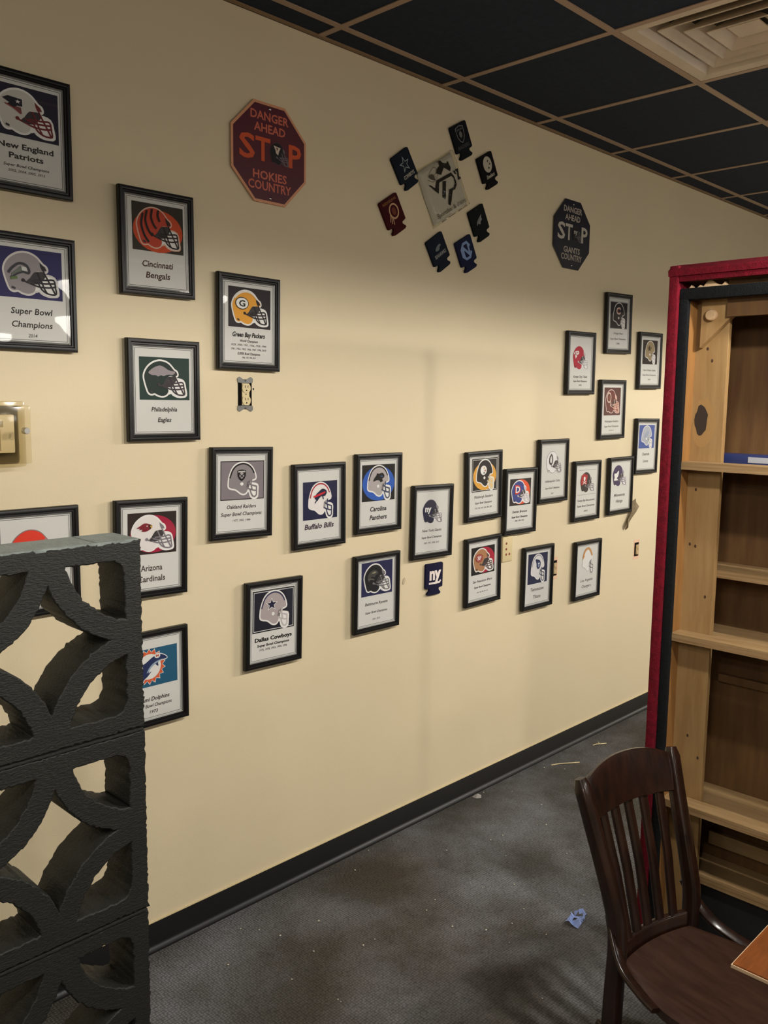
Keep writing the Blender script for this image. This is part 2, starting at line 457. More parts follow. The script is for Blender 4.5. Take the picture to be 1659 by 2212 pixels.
# large single bowls deeper in the room, whose reflections sit in the glass of the left pictures
def single(x, y, z, lab):
    t = thing('opal_bowl_light', 'large white opal bowl light, '+lab, 'lamp', (x, y, 0), group='large opal bowl lights')
    MB().lathe([(.09, CEIL-.001), (.09, CEIL-.018), (.03, CEIL-.03)], 24).build('canopy', M_WHITE, t, smooth=40)
    MB().tube([(0, 0, CEIL-.02), (0, 0, z+.02)], .011).build('stem', M_WHITE, t, smooth=40)
    a = MB().lathe([(.02, .03), (.255, .024), (.262, .012), (.262, .006), (.004, .006)], 40, (0, 0, z)).build('shade_pan', M_WHITE, t, smooth=35)
    MB().lathe([(.255, .0045), (.255, -.030), (.236, -.046), (.222, -.052), (.170, -.125), (.100, -.190), (.040, -.225), (.006, -.232)], 40, (0, 0, z)).build('glass_bowl', M_BOWL, a, smooth=35)
single(3.907, -5.4, 2.407, 'middle one behind the view'); single(2.960, -5.4, 2.216, 'lowest one behind the view'); single(5.165, -5.4, 2.722, 'highest one behind the view')
for k, (x, y, dim) in enumerate(FIXTURES): fixture(x, y, dim, k)

# ================================================================== picture frames
FW, FH = .2385, .2913
prof = [(0, 0), (0, .0135), (.0022, .0172), (.006, .018), (.0105, .0172), (.0128, .0140), (.0165, .0142), (.0185, .0115), (.0185, .006)]
def rail(L, other):
    """mitred rail along x, outer edge at z=0, profile grows to -z (inward)"""
    b = MB(); A = []; B = []
    for i_, h in prof:
        A.append(b.bm.verts.new((-L/2+i_, -h, -i_))); B.append(b.bm.verts.new((L/2-i_, -h, -i_)))
    for i in range(len(prof)-1): b.bm.faces.new((A[i], A[i+1], B[i+1], B[i]))
    b.bm.faces.new(A[::-1]); b.bm.faces.new(B)
    A0 = b.bm.verts.new((-L/2+.0185, 0, -.0185)); B0 = b.bm.verts.new((L/2-.0185, 0, -.0185))
    b.bm.faces.new((A[-1], A0, B0, B[-1])); b.bm.faces.new((A[0], B[0], B0, A0))
    me = b.mesh('frame_rail', 30); me.materials.append(M_FRAME); return me
R_H, R_V = rail(FW, FH), rail(FH, FW)
def liner():
    b = MB(); i0, i1 = .0183, .0228
    q = []
    for i_, y in ((i0, -.0105), (i0+.0012, -.0112), (i1, -.0088), (i1, -.0080), (i0, -.0080)):
        q.append([b.bm.verts.new((sx*(FW/2-i_), y, sz*(FH/2-i_))) for sx, sz in ((-1, -1), (1, -1), (1, 1), (-1, 1))])
    for k in range(5):
        A, B = q[k], q[(k+1) % 5]
        for j in range(4): b.bm.faces.new((A[j], A[(j+1) % 4], B[(j+1) % 4], B[j]))
    me = b.mesh('silver_slip'); me.materials.append(M_LINER); return me
L_ME = liner()
P_ME = MB().box((-FW/2+.0185, -.0080, -FH/2+.0185), (FW/2-.0185, -.0072, FH/2-.0185)).mesh('print_sheet'); P_ME.materials.append(M_PAPER)
G_ME = MB().box((-FW/2+.0188, -.0128, -FH/2+.0188), (FW/2-.0188, -.0116, FH/2-.0188)).mesh('glass_pane'); G_ME.materials.append(M_GLASS)
B_ME = MB().box((-FW/2+.0186, -.0060, -FH/2+.0186), (FW/2-.0186, -.0005, FH/2-.0186)).mesh('backing_board'); B_ME.materials.append(M_BACK)

H_ME = MB().box((-.012, -.0006, FH/2-.030), (.012, .0088, FH/2-.022)).mesh('wall_hook'); H_ME.materials.append(M_IRON)
H2_ME = MB().box((-.010, -.0006, -FH/2+.024), (.010, .0088, -FH/2+.032)).mesh('wall_bumper'); H2_ME.materials.append(M_IRON)
WHT = (236, 236, 234); BLK = (14, 13, 14)

def smooth_closed(P, n=4):
    """Catmull-Rom through the points"""
    out = []; k = len(P)
    for i in range(k):
        p0, p1, p2, p3 = P[i-1], P[i], P[(i+1) % k], P[(i+2) % k]
        for j in range(n):
            t = j/n
            out.append(tuple(.5*((2*p1[a]) + (-p0[a]+p2[a])*t + (2*p0[a]-5*p1[a]+4*p2[a]-p3[a])*t*t + (-p0[a]+3*p1[a]-3*p2[a]+p3[a])*t**3) for a in (0, 1)))
    return out
def smooth_open(P, n=5):
    Q = [P[0]]+list(P)+[P[-1]]; out = []
    for i in range(1, len(Q)-2):
        p0, p1, p2, p3 = Q[i-1], Q[i], Q[i+1], Q[i+2]
        for j in range(n):
            t = j/n
            out.append(tuple(.5*((2*p1[a]) + (-p0[a]+p2[a])*t + (2*p0[a]-5*p1[a]+4*p2[a]-p3[a])*t*t + (-p0[a]+3*p1[a]-3*p2[a]+p3[a])*t**3) for a in (0, 1)))
    return out+[P[-1]]

# helmet, new style (u right, v down, unit picture)
A_SHELL = [(.095,.49),(.105,.38),(.15,.27),(.22,.18),(.31,.115),(.41,.09),(.51,.11),(.59,.165),(.65,.245),(.69,.30),(.735,.335),(.75,.405),(.70,.44),(.62,.43),(.555,.46),(.51,.53),(.47,.61),(.45,.66),(.52,.70),(.565,.76),(.555,.83),(.51,.885),(.44,.905),(.36,.885),(.295,.845),(.235,.86),(.18,.83),(.135,.69)]
A_OPEN = [(.45,.66),(.47,.60),(.51,.52),(.56,.45),(.70,.43),(.735,.52),(.70,.60),(.60,.70),(.52,.705)]
A_MASKBG = [(.54,.62),(.72,.52),(.865,.555),(.905,.72),(.92,.875),(.85,.905),(.76,.905),(.67,.86),(.63,.81),(.55,.83),(.50,.70)]
A_BARS = [[(.55,.61),(.72,.60),(.86,.585),(.885,.74),(.895,.865),(.80,.88),(.72,.85),(.655,.78),(.61,.66)],
          [(.37,.645),(.50,.70),(.62,.745),(.78,.745),(.89,.715)], [(.70,.43),(.76,.58),(.82,.72),(.875,.855)], [(.60,.46),(.66,.62),(.70,.76),(.74,.85)], [(.47,.62),(.58,.66),(.70,.67),(.87,.65)]]
# helmet, old flat style
B_SHELL = [(.185,.665),(.18,.56),(.195,.42),(.255,.225),(.33,.115),(.43,.06),(.53,.05),(.63,.09),(.715,.175),(.765,.28),(.79,.36),(.795,.46),(.69,.50),(.665,.56),(.655,.64),(.625,.72),(.585,.82),(.53,.855),(.46,.835),(.395,.775),(.33,.725),(.25,.705)]
B_MASKBG = [(.66,.57),(.71,.60),(.84,.645),(.845,.80),(.84,.93),(.80,.97),(.735,.965),(.69,.90),(.665,.80),(.62,.74)]
B_BARS = [[(.63,.58),(.70,.63),(.825,.675),(.825,.90),(.785,.945),(.735,.93),(.70,.86),(.67,.745),(.60,.70)], [(.665,.74),(.75,.775),(.825,.785)], [(.705,.49),(.69,.60),(.72,.76)]]

class Pic:
    """draws in a picture rectangle given as fractions of the frame (v measured from the top)"""
    def __init__(s, ink, u0, u1, v0, v1): s.i = ink; s.r = (u0, u1, v0, v1); s.w = FW*(u1-u0); s.h = FH*(v1-v0)
    def p(s, q):
        u0, u1, v0, v1 = s.r
        return (FW*(u0+(u1-u0)*q[0]-.5), FH*(.5-(v0+(v1-v0)*q[1])))
    def P(s, pts): return [s.p(q) for q in pts]
    def poly(s, pts, col): s.i.poly(s.P(pts), col)
    def stroke(s, pts, wd, col, closed=False): s.i.stroke(s.P(pts), wd*s.w, col, closed)
    def ell(s, cu, cv, ru, rv, col): x, z = s.p((cu, cv)); s.i.ell(x, z, ru*s.w, rv*s.h, col)
    def text(s, t, cu, cv, wd, cap, col, **k): x, z = s.p((cu, cv)); s.i.text(t, x, z, wd*s.w, cap*s.h, col, **k)

def helmet(p, style, shell, mask, edge=WHT, inner=(60, 56, 58), stripe=None, trim=None, maskbg=WHT, ew=.06):
    if style == 'A':
        sh = smooth_closed(A_SHELL, 3); mb = smooth_closed(A_MASKBG, 3)
        if edge: p.stroke(sh, ew, edge, True); p.stroke(mb, ew, edge, True)
        if maskbg: p.poly(mb, maskbg)
        p.poly(A_OPEN, inner); p.poly(sh, shell)
        p.poly([(.64,.25),(.72,.33),(.75,.40),(.68,.42),(.65,.34)], mask)
        for b in A_BARS: p.stroke(smooth_open(b, 3), .026, mask)
        p.ell(.375, .64, .03, .036, mask); p.ell(.47, .655, .035, .04, inner)
        p.stroke([(.21,.80),(.24,.815)], .03, inner)
        if stripe: p.stroke(smooth_open([(.15,.27),(.22,.185),(.31,.125),(.41,.10),(.51,.12),(.59,.175),(.66,.26)], 3), .03, stripe)
    else:
        sh = smooth_closed(B_SHELL, 3); mb = smooth_closed(B_MASKBG, 3)
        if edge: p.stroke(sh, ew, edge, True); p.stroke(mb, ew, edge, True)
        if maskbg: p.poly(mb, maskbg)
        p.poly(sh, shell)
        if stripe: p.stroke(smooth_open([(.205,.42),(.26,.24),(.335,.13),(.43,.075),(.53,.065),(.63,.105),(.71,.19),(.76,.30)], 3), .03, stripe)
        p.poly([(.60,.55),(.68,.50),(.665,.58),(.64,.70),(.58,.72)], tuple(int(v*.7) for v in shell) if sum(shell) > 120 else inner)
        for b in B_BARS: p.stroke(b, .03, mask)
        p.ell(.475, .595, .038, .044, trim or WHT)

def star(cu, cv, r, k=.42, asp=1.0, n=5, rot=-PI/2):
    return [(cu+(r if i % 2 == 0 else r*k)*math.cos(rot+PI*i/n), cv+asp*(r if i % 2 == 0 else r*k)*math.sin(rot+PI*i/n)) for i in range(2*n)]

# emblems (simple shapes in helmet coordinates)
def em_stripes(p):
    for a in ([(.20,.24),(.17,.45),(.22,.66),(.30,.80)], [(.28,.17),(.25,.36),(.30,.55),(.37,.66)], [(.38,.13),(.36,.28),(.40,.42),(.45,.50)], [(.50,.14),(.49,.24),(.52,.34)]):
        p.stroke(smooth_open(a, 4), .038, (38, 26, 24))
def em_wing(p): p.poly(smooth_closed([(.17,.36),(.27,.25),(.40,.19),(.50,.24),(.58,.30),(.70,.33),(.66,.40),(.55,.40),(.47,.44),(.42,.42),(.36,.45),(.31,.42),(.24,.42)], 3), (150, 142, 146))
def em_G(p): p.ell(.31,.40,.155,.155,BLK); p.ell(.31,.40,.14,.135,WHT); p.text('G', .31, .40, .15, .15, (24, 34, 30), bold=.03)
def em_shield(p):
    p.poly([(.37,.24),(.47,.215),(.57,.24),(.565,.38),(.53,.47),(.47,.52),(.41,.47),(.375,.38)], BLK)
    p.ell(.47,.37,.055,.08,(170,166,168)); p.stroke([(.40,.27),(.54,.27)], .03, (190,188,188)); p.stroke([(.42,.44),(.52,.33)], .018, BLK); p.stroke([(.52,.44),(.42,.33)], .018, BLK)
def em_bison(p):
    p.poly(smooth_closed([(.33,.44),(.37,.34),(.45,.27),(.55,.20),(.66,.24),(.68,.32),(.62,.40),(.52,.40),(.45,.46),(.40,.52),(.37,.48)], 3), (24, 26, 62))
    p.poly([(.29,.38),(.44,.33),(.64,.27),(.63,.32),(.46,.385),(.30,.425)], (200, 30, 48))
    p.stroke([(.56,.39),(.58,.47)], .025, (24,26,62)); p.stroke([(.38,.50),(.34,.56)], .025, (24,26,62))
def em_cat(p): p.poly(smooth_closed([(.33,.46),(.36,.37),(.42,.30),(.44,.24),(.50,.255),(.60,.23),(.66,.30),(.655,.36),(.60,.40),(.62,.46),(.55,.49),(.51,.44),(.43,.43)], 3), BLK); p.stroke([(.55,.32),(.61,.335)], .012, (70, 120, 200))
def em_star(p, c=(28, 32, 62)): p.poly(star(.44, .36, .155, .42, 1.1), WHT); p.poly(star(.44, .36, .125, .42, 1.1), c)
def em_bird(p):
    p.poly(smooth_closed([(.18,.42),(.25,.30),(.36,.24),(.47,.27),(.52,.36),(.44,.40),(.40,.46),(.30,.43),(.27,.52),(.22,.58)], 3), (66, 66, 62)); p.poly([(.30,.33),(.40,.29),(.47,.31),(.38,.35)], (150,146,120)); p.stroke(smooth_open([(.20,.50),(.30,.50),(.38,.53)], 4), .03, (92, 88, 84))
def em_steel(p):
    p.ell(.44,.36,.125,.145,WHT)
    for cu, cv, c in ((.46,.29,(210,170,60)), (.50,.37,(180,60,50)), (.455,.44,(40,40,50))): p.poly(star(cu, cv, .045, .35, 1.1, 4), c)
def em_D(p): p.text('D', .36, .40, .26, .30, (214, 60, 52), bold=.06); p.text('D', .36, .40, .20, .235, WHT, bold=.02); p.poly(smooth_closed([(.31,.46),(.33,.37),(.38,.34),(.41,.37),(.37,.40),(.36,.47)], 3), (46, 70, 150))
def em_shoe(p): p.stroke(smooth_open([(.34,.20),(.40,.30),(.41,.45),(.35,.56),(.27,.52),(.26,.38),(.29,.26)], 4), .055, (34, 32, 40)); p.stroke(smooth_open([(.35,.24),(.385,.32),(.39,.45),(.34,.52),(.285,.48),(.28,.38),(.30,.29)], 4), .008, WHT)
def em_flag(p): p.poly([(.14,.22),(.30,.14),(.50,.22),(.46,.42),(.44,.60),(.30,.56),(.14,.62),(.10,.46)], (176, 30, 44)); p.ell(.31,.34,.055,.075,WHT); p.ell(.31,.42,.035,.04,WHT); p.stroke([(.22,.46),(.40,.56)], .02, WHT); p.stroke([(.40,.46),(.22,.56)], .02, WHT)
def em_horn(p): p.poly(smooth_closed([(.16,.66),(.20,.56),(.17,.47),(.20,.40),(.30,.40),(.42,.30),(.44,.38),(.40,.52),(.33,.60),(.40,.66),(.28,.68)], 3), WHT)
def em_cat2(p): p.poly(smooth_closed([(.34,.52),(.37,.40),(.45,.33),(.52,.24),(.60,.26),(.62,.34),(.55,.40),(.58,.48),(.48,.46),(.42,.54)], 3), (150, 160, 186))
def em_SF(p): p.ell(.32,.40,.155,.15,(150,36,44)); p.ell(.32,.40,.125,.12,(190,160,130)); p.ell(.32,.40,.115,.11,(158,34,46)); p.text('SF', .32, .40, .16, .13, WHT, bold=.03)
def em_T(p): p.poly(smooth_closed([(.36,.20),(.46,.20),(.58,.25),(.63,.36),(.58,.50),(.49,.52),(.43,.44),(.42,.34)], 3), (40, 46, 84)); p.ell(.53,.38,.075,.09,(60,80,130)); p.text('T', .53, .39, .10, .13, WHT, bold=.03)
def em_bolt(p): p.stroke(smooth_open([(.21,.36),(.28,.20),(.40,.10),(.54,.09),(.66,.18),(.74,.32)], 4), .075, (206, 150, 90)); p.poly([(.17,.46),(.24,.28),(.30,.33)], (206,150,90))
def em_ring(p): p.ell(.27,.36,.13,.19,(226,206,190)); p.ell(.27,.36,.095,.145,(96,40,40)); p.stroke([(.36,.50),(.42,.62)], .02, (226,206,190)); p.stroke([(.33,.52),(.37,.66)], .02, (226,206,190)); p.ell(.27,.37,.05,.08,(128,72,58))
def em_C(p): p.text('C', .45, .33, .24, .23, (232, 224, 220), bold=.06); p.text('C', .45, .33, .18, .185, (178, 92, 62), bold=.02)
def em_lys(p):
    c = (72, 60, 44)
    p.poly(smooth_closed([(.44,.20),(.48,.30),(.44,.42),(.40,.30)], 3), c); p.stroke(smooth_open([(.44,.40),(.37,.34),(.34,.30),(.33,.35)], 4), .022, c); p.stroke(smooth_open([(.44,.40),(.51,.34),(.54,.30),(.55,.35)], 4), .022, c); p.stroke([(.37,.41),(.51,.41)], .025, c)
def em_arrow(p): p.poly([(.12,.34),(.22,.27),(.38,.26),(.40,.34),(.30,.44),(.22,.54),(.20,.46)], WHT); p.text('KC', .26, .365, .17, .12, (176, 24, 52), bold=.04)
def em_redbird(p):
    p.poly(smooth_closed([(.17,.36),(.24,.31),(.33,.25),(.44,.28),(.49,.33),(.45,.40),(.36,.45),(.27,.44),(.29,.40),(.22,.40),(.24,.37)], 3), (126, 24, 44)); p.poly([(.42,.29),(.47,.30),(.46,.38),(.43,.40)], BLK); p.poly([(.44,.31),(.50,.33),(.46,.37)], (216,180,70)); p.ell(.38,.32,.012,.014,WHT)
def em_pat(p):
    p.poly([(.16,.30),(.24,.24),(.45,.26),(.45,.40),(.37,.40),(.36,.46),(.22,.41),(.26,.37)], (34, 34, 44)); p.poly(star(.385,.32,.04), WHT); p.poly([(.33,.42),(.43,.42),(.44,.55),(.36,.48)], (120,70,70)); p.stroke([(.20,.40),(.33,.46),(.42,.54)], .016, (150,60,60))
def em_hawk(p):
    p.stroke(smooth_open([(.16,.50),(.22,.40),(.32,.31),(.42,.33),(.47,.42),(.46,.49),(.38,.47),(.28,.52),(.20,.60)], 4), .038, (58, 58, 66)); p.poly([(.20,.52),(.30,.42),(.34,.36),(.36,.46),(.28,.50),(.20,.58)], (104,112,104)); p.poly([(.35,.37),(.43,.38),(.45,.46),(.36,.45)], (202,204,200)); p.stroke([(.20,.62),(.27,.60)], .04, (96,120,70))
def em_ny(p): p.text('ny', .31, .40, .26, .20, WHT, bold=.04)

def border(ink, u0, u1, v0, v1, inset, wd, col):
    q = Pic(ink, u0, u1, v0, v1)
    a = inset; q.stroke([(a, a*q.w/q.h), (1-a, a*q.w/q.h), (1-a, 1-a*q.w/q.h), (a, 1-a*q.w/q.h)], wd, col, True)

SB = 'Super Bowl Champions'
# name -> cx, cz, roll deg, label, picture rect, background, ellipse(cu,cv,ru,rv,col), helmet kwargs, emblem, text lines
T_ = (62, 56, 54)
FRAMES = [
 dict(at=(1.018,2.365,0), lab='topmost left framed print, white helmet with dark red mask on near-black', r=(.15,.865,.12,.54), bg=(36,34,52), h=('A',(206,204,196),(112,40,44)), em=em_pat,
      tx=[('New England',.5,.618,.60,.040,T_,0,.02),('Patriots',.5,.70,.37,.040,T_,0,.02),(SB,.5,.78,.49,.020,T_,.2,.01),('2002, 2004, 2005, 2015',.5,.825,.40,.018,T_,.2,0)]),
 dict(at=(1.018,1.972,0), lab='framed print at left edge, grey helmet on navy, reading Super Bowl Champions 2014', r=(.15,.85,.125,.55), bg=(44,40,92), h=('A',(152,146,150),(40,38,44)), em=em_hawk, kw=dict(edge=(214,212,208)),
      tx=[('Super Bowl',.5,.66,.46,.046,T_,.15,.01),('Champions',.5,.775,.45,.046,T_,.15,.01),('2014',.5,.872,.10,.026,T_,.15,0)]),
 dict(at=(1.390,2.143,.43), lab='framed print with a striped orange helmet on an orange oval', r=(.17,.86,.127,.576), bg=(52,46,36), ell=(.5,.56,.485,.45,(206,78,36)), h=('A',(196,72,48),(48,34,32)), em=em_stripes, kw=dict(ew=.045, edge=(226,190,170)),
      tx=[('Cincinnati',.5,.695,.42,.050,(84,52,44),.15,.015),('Bengals',.5,.80,.33,.050,(84,52,44),.15,.015)]),
 dict(at=(1.403,1.729,-.07), lab='framed print with a dark green helmet and silver wing on green', r=(.165,.86,.173,.593), bg=(30,56,50), h=('A',(28,46,42),(58,52,58)), em=em_wing,
      tx=[('Philadelphia',.5,.685,.36,.038,T_,.2,.015),('Eagles',.5,.79,.19,.038,T_,.2,.015)]),
 dict(at=(1.712,1.944,-.52), lab='framed print with a yellow helmet bearing a white oval letter G', r=(.17,.855,.13,.55), bg=(42,36,40), h=('A',(230,164,56),(40,32,34)), em=em_G, kw=dict(stripe=(236,232,220)),
      tx=[('Green Bay Packers',.5,.625,.53,.042,(30,26,26),.25,.03),('World Champions',.5,.69,.29,.022,T_,.25,.02),('1929, 1930, 1931, 1936, 1939, 1944',.5,.735,.57,.018,T_,.2,.01),('1961, 1962, 1965, 1966, 1967, 1996, 2010',.5,.778,.57,.018,T_,.2,.01),('SUPER Bowl Champions',.5,.825,.37,.022,T_,.25,.02),('1966, 1967, 1996, 2010',.5,.867,.22,.016,T_,.2,.01)]),
 dict(at=(1.679,1.410,-1.2), lab='framed print with a grey shield helmet on a plain grey ground', r=(.162,.864,.155,.57), bg=(132,124,130), h=('B',(140,134,138),(126,120,124)), em=em_shield, kw=dict(stripe=BLK), bord=((0,.016,(24,22,24)),),
      tx=[('Oakland Raiders',.5,.648,.48,.034,T_,.2,.01),(SB,.5,.728,.67,.034,T_,.2,.01),('1977, 1982, 1984',.5,.80,.29,.020,T_,.2,0)]),
 dict(at=(2.009,1.345,.26), lab='framed print with a white helmet and red-striped charging bison on navy', r=(.19,.85,.215,.665), bg=(26,28,66), h=('B',(232,228,226),(60,60,90)), em=em_bison, kw=dict(stripe=(176,40,56)),
      tx=[('Buffalo Bills',.5,.745,.565,.052,(62,40,66),.2,.02)]),
 dict(at=(2.301,1.369,-.1), lab='framed print with a silver helmet and black cat head on a blue oval', r=(.14,.86,.14,.60), bg=(14,14,18), ell=(.5,.52,.485,.475,(40,92,186)), h=('B',(178,172,172),(60,70,96)), em=em_cat, kw=dict(stripe=(30,30,34)),
      tx=[('Carolina',.5,.70,.36,.050,(46,42,46),.2,.02),('Panthers',.5,.808,.38,.050,(46,42,46),.2,.02)]),
 dict(at=(2.606,1.235,-1.07), lab='framed print with a navy ny helmet directly on white paper', r=(.20,.80,.165,.56), bg=None, h=('A',(40,40,66),(150,148,152)), em=em_ny, kw=dict(edge=None),
      tx=[('New York Giants',.5,.62,.48,.030,(84,80,80),.2,.01),(SB,.5,.712,.50,.026,(84,80,80),.2,.01),('1987, 1991, 2008, 2012',.5,.79,.38,.020,(84,80,80),.2,0)]),
 dict(at=(1.807,.964,-1.1), lab='lowest middle framed print, silver helmet with a dark star', r=(.135,.86,.115,.585), bg=(28,30,44), h=('B',(176,166,168),(196,190,192)), em=em_star, kw=dict(stripe=(60,60,90)), bord=((0,.02,(20,20,26)),(.02,.012,(220,220,220)),),
      tx=[('Dallas Cowboys',.5,.675,.66,.038,(34,30,30),0,.035),(SB,.5,.745,.57,.024,(44,40,40),0,.03),('1972, 1978, 1993, 1994, 1996',.5,.797,.49,.020,(60,56,56),0,.01)]),
 dict(at=(2.297,.995,-.29), lab='framed print with a black helmet and dark bird emblem on navy', r=(.165,.85,.10,.535), bg=(32,34,78), h=('A',(26,26,28),(120,118,122)), em=em_bird,
      tx=[('Baltimore Ravens',.5,.64,.50,.032,(70,66,66),.2,.01),(SB,.5,.752,.49,.026,(70,66,66),.2,.01),('2001, 2013',.5,.845,.17,.020,(80,76,76),.2,0)]),
 dict(at=(2.932,1.358,1.2), lab='framed print with a black helmet on a gold oval, black ground', r=(.17,.88,.11,.575), bg=(18,18,22), ell=(.5,.54,.46,.44,(226,166,62)), h=('B',(24,24,28),(216,210,190)), em=em_steel, kw=dict(maskbg=(232,200,130)), bord=((0,.02,(20,20,22)),(.02,.012,(222,222,220)),),
      tx=[('Pittsburgh Steelers',.5,.655,.53,.032,(90,86,84),.2,.01),(SB,.5,.742,.48,.028,(90,86,84),.2,.01),('1975, 1976, 1979, 1980, 2006, 2009',.5,.818,.48,.020,(90,86,84),.2,0)]),
 dict(at=(3.197,1.274,-.28), lab='framed print with a blue letter D helmet on an orange oval', r=(.17,.83,.16,.565), bg=(18,16,24), ell=(.52,.5,.44,.47,(228,84,46)), h=('A',(48,66,140),(206,200,206)), em=em_D,
      tx=[('Denver Broncos',.5,.66,.46,.032,(70,64,64),.2,.02),(SB,.5,.74,.50,.024,(50,46,46),.2,.03),('1998, 1999, 2016',.5,.80,.29,.020,(70,64,64),.2,.01)]),
 dict(at=(3.449,1.396,.37), lab='framed print with a white horseshoe helmet directly on white paper', r=(.21,.83,.16,.57), bg=None, h=('A',(232,232,234),(128,128,134)), em=em_shoe, kw=dict(edge=(150,150,154), ew=.03),
      tx=[('Indianapolis Colts',.5,.66,.50,.030,(104,100,100),.2,.01),(SB,.5,.77,.49,.026,(104,100,100),.2,.01),('2007',.5,.86,.09,.022,(104,100,100),.2,0)]),
 dict(at=(3.747,1.285,.06), lab='framed print with a red and black helmet directly on white paper', r=(.20,.84,.155,.565), bg=None, h=('A',(46,36,42),(140,138,144)), em=em_flag, kw=dict(edge=None), line=True,
      tx=[('Tampa Bay Buccaneers',.5,.66,.66,.030,(92,88,88),.2,.01),(SB,.5,.752,.66,.028,(92,88,88),.2,.015),('2003',.5,.84,.15,.024,(92,88,88),.2,.01)]),
 dict(at=(4.072,1.291,.44), lab='framed print with a purple white-horned helmet directly on white paper', r=(.10,.80,.10,.55), bg=None, h=('A',(56,40,90),(150,144,160)), em=em_horn, kw=dict(edge=None),
      tx=[('Minnesota',.48,.665,.46,.042,(128,124,124),.2,.02),('Vikings',.48,.775,.29,.042,(128,124,124),.2,.02)]),
 dict(at=(4.327,1.486,-.53), lab='framed print with a silver helmet on bright blue', r=(.15,.85,.12,.54), bg=(44,78,158), h=('B',(170,176,190),(190,194,202)), em=em_cat2, kw=dict(ew=.045),
      tx=[('Detroit',.5,.645,.32,.042,(104,104,106),.2,.02),('Lions',.5,.77,.24,.042,(104,104,106),.2,.02)]),
 dict(at=(2.941,.994,.9), lab='framed print with a tan gold helmet on a crimson oval', r=(.17,.84,.145,.55), bg=(24,18,18), ell=(.56,.5,.44,.47,(170,34,58)), h=('A',(176,128,88),(90,70,66)), em=em_SF,
      tx=[('San Francisco 49ers',.5,.65,.55,.030,(80,66,66),.2,.01),(SB,.5,.735,.48,.024,(70,56,56),.2,.02),('1982, 1985, 1989, 1990, 1995',.5,.815,.32,.014,(80,66,66),.2,0)]),
 dict(at=(3.354,.909,-.58), lab='framed print with a white helmet and flaming ball emblem on navy', r=(.17,.82,.12,.60), bg=(30,34,68), h=('B',(222,222,224),(70,74,100)), em=em_T, kw=dict(stripe=(150,152,166)),
      tx=[('Tennessee',.5,.69,.44,.046,(138,134,132),.2,.015),('Titans',.5,.81,.25,.046,(138,134,132),.2,.015)]),
 dict(at=(3.783,.889,-.44), lab='framed print with a white gold-bolted helmet outlined on white paper', r=(.20,.82,.10,.60), bg=None, h=('B',(232,232,230),(110,108,112)), em=em_bolt, kw=dict(edge=(196,194,192), ew=.03),
      tx=[('Los Angeles',.5,.68,.48,.040,(150,146,142),.2,.015),('Chargers',.5,.785,.36,.040,(150,146,142),.2,.015)]),
 dict(at=(3.956,1.679,.7), lab='framed print with a maroon ringed helmet on maroon brown', r=(.17,.83,.13,.60), bg=(84,40,42), h=('A',(104,44,44),(222,182,166)), em=em_ring, kw=dict(maskbg=(150,90,80), edge=(230,206,200), ew=.045),
      tx=[('Washington Redskins',.5,.70,.55,.028,(110,96,96),.2,.01),(SB,.5,.785,.58,.028,(110,96,96),.2,.01),('1983, 1988, 1992',.5,.855,.20,.014,(110,96,96),.2,0)]),
 dict(at=(3.981,2.101,1.6), lab='topmost right framed print, black helmet with letter C on black', r=(.16,.85,.14,.585), bg=(22,18,28), h=('B',(26,20,30),(190,184,188)), em=em_C, kw=dict(ew=.045), bord=((.012,.012,(150,150,150)),),
      tx=[('Chicago Bears',.5,.66,.39,.028,(96,94,94),.2,.01),(SB,.5,.752,.64,.028,(96,94,94),.2,.01),('1985',.5,.83,.14,.026,(96,94,94),.2,.01)]),
 dict(at=(3.649,1.895,.83), lab='framed print with a red arrowhead helmet directly on white paper', r=(.15,.83,.19,.64), bg=None, h=('A',(176,28,56),(190,186,190)), em=em_arrow, kw=dict(edge=None),
      tx=[('Kansas City Chiefs',.5,.715,.50,.030,(80,76,76),.2,.015),(SB,.5,.785,.50,.024,(70,66,66),.2,.02),('1970',.5,.85,.11,.022,(80,76,76),.2,.01)]),
 dict(at=(4.319,1.933,1.0), lab='framed print with a dull gold lily helmet on black, beside the cabinet', r=(.17,.83,.135,.56), bg=(28,22,24), h=('B',(158,140,106),(200,196,196)), em=em_lys, kw=dict(ew=.042),
      tx=[('New Orleans Saints',.5,.665,.56,.026,(110,106,104),.2,.01),(SB,.5,.75,.60,.024,(110,106,104),.2,.01),('2010',.5,.83,.13,.022,(110,106,104),.2,.01)]),
 dict(at=(1.351,1.268,-1.2), lab='framed print with a white helmet and red bird on a crimson oval', r=(.175,.85,.137,.56), bg=(46,34,30), ell=(.52,.52,.47,.45,(166,26,62)), h=('A',(230,226,224),(128,124,132)), em=em_redbird,
      tx=[('Arizona',.5,.70,.30,.052,(78,62,60),0,.01),('Cardinals',.5,.81,.38,.052,(78,62,60),0,.01)]),
 dict(at=(1.347,.873,0), lab='framed print with a leaping navy dolphin in a sunburst on teal', r=(.16,.85,.186,.583), bg=(36,92,124), h=None, em=None, sun=True,
      tx=[('Miami Dolphins',.5,.715,.46,.036,T_,.2,.015),(SB,.5,.785,.52,.030,T_,.2,.01),('1973',.5,.852,.12,.028,T_,.2,.01)]),
 dict(at=(1.005,1.268,0), lab='framed print behind the concrete screen, plain orange helmet on white', r=(.14,.86,.155,.66), bg=None, h=('A',(226,62,42),(150,146,148)), em=None, kw=dict(edge=(140,120,120), ew=.03), tx=[]),
]

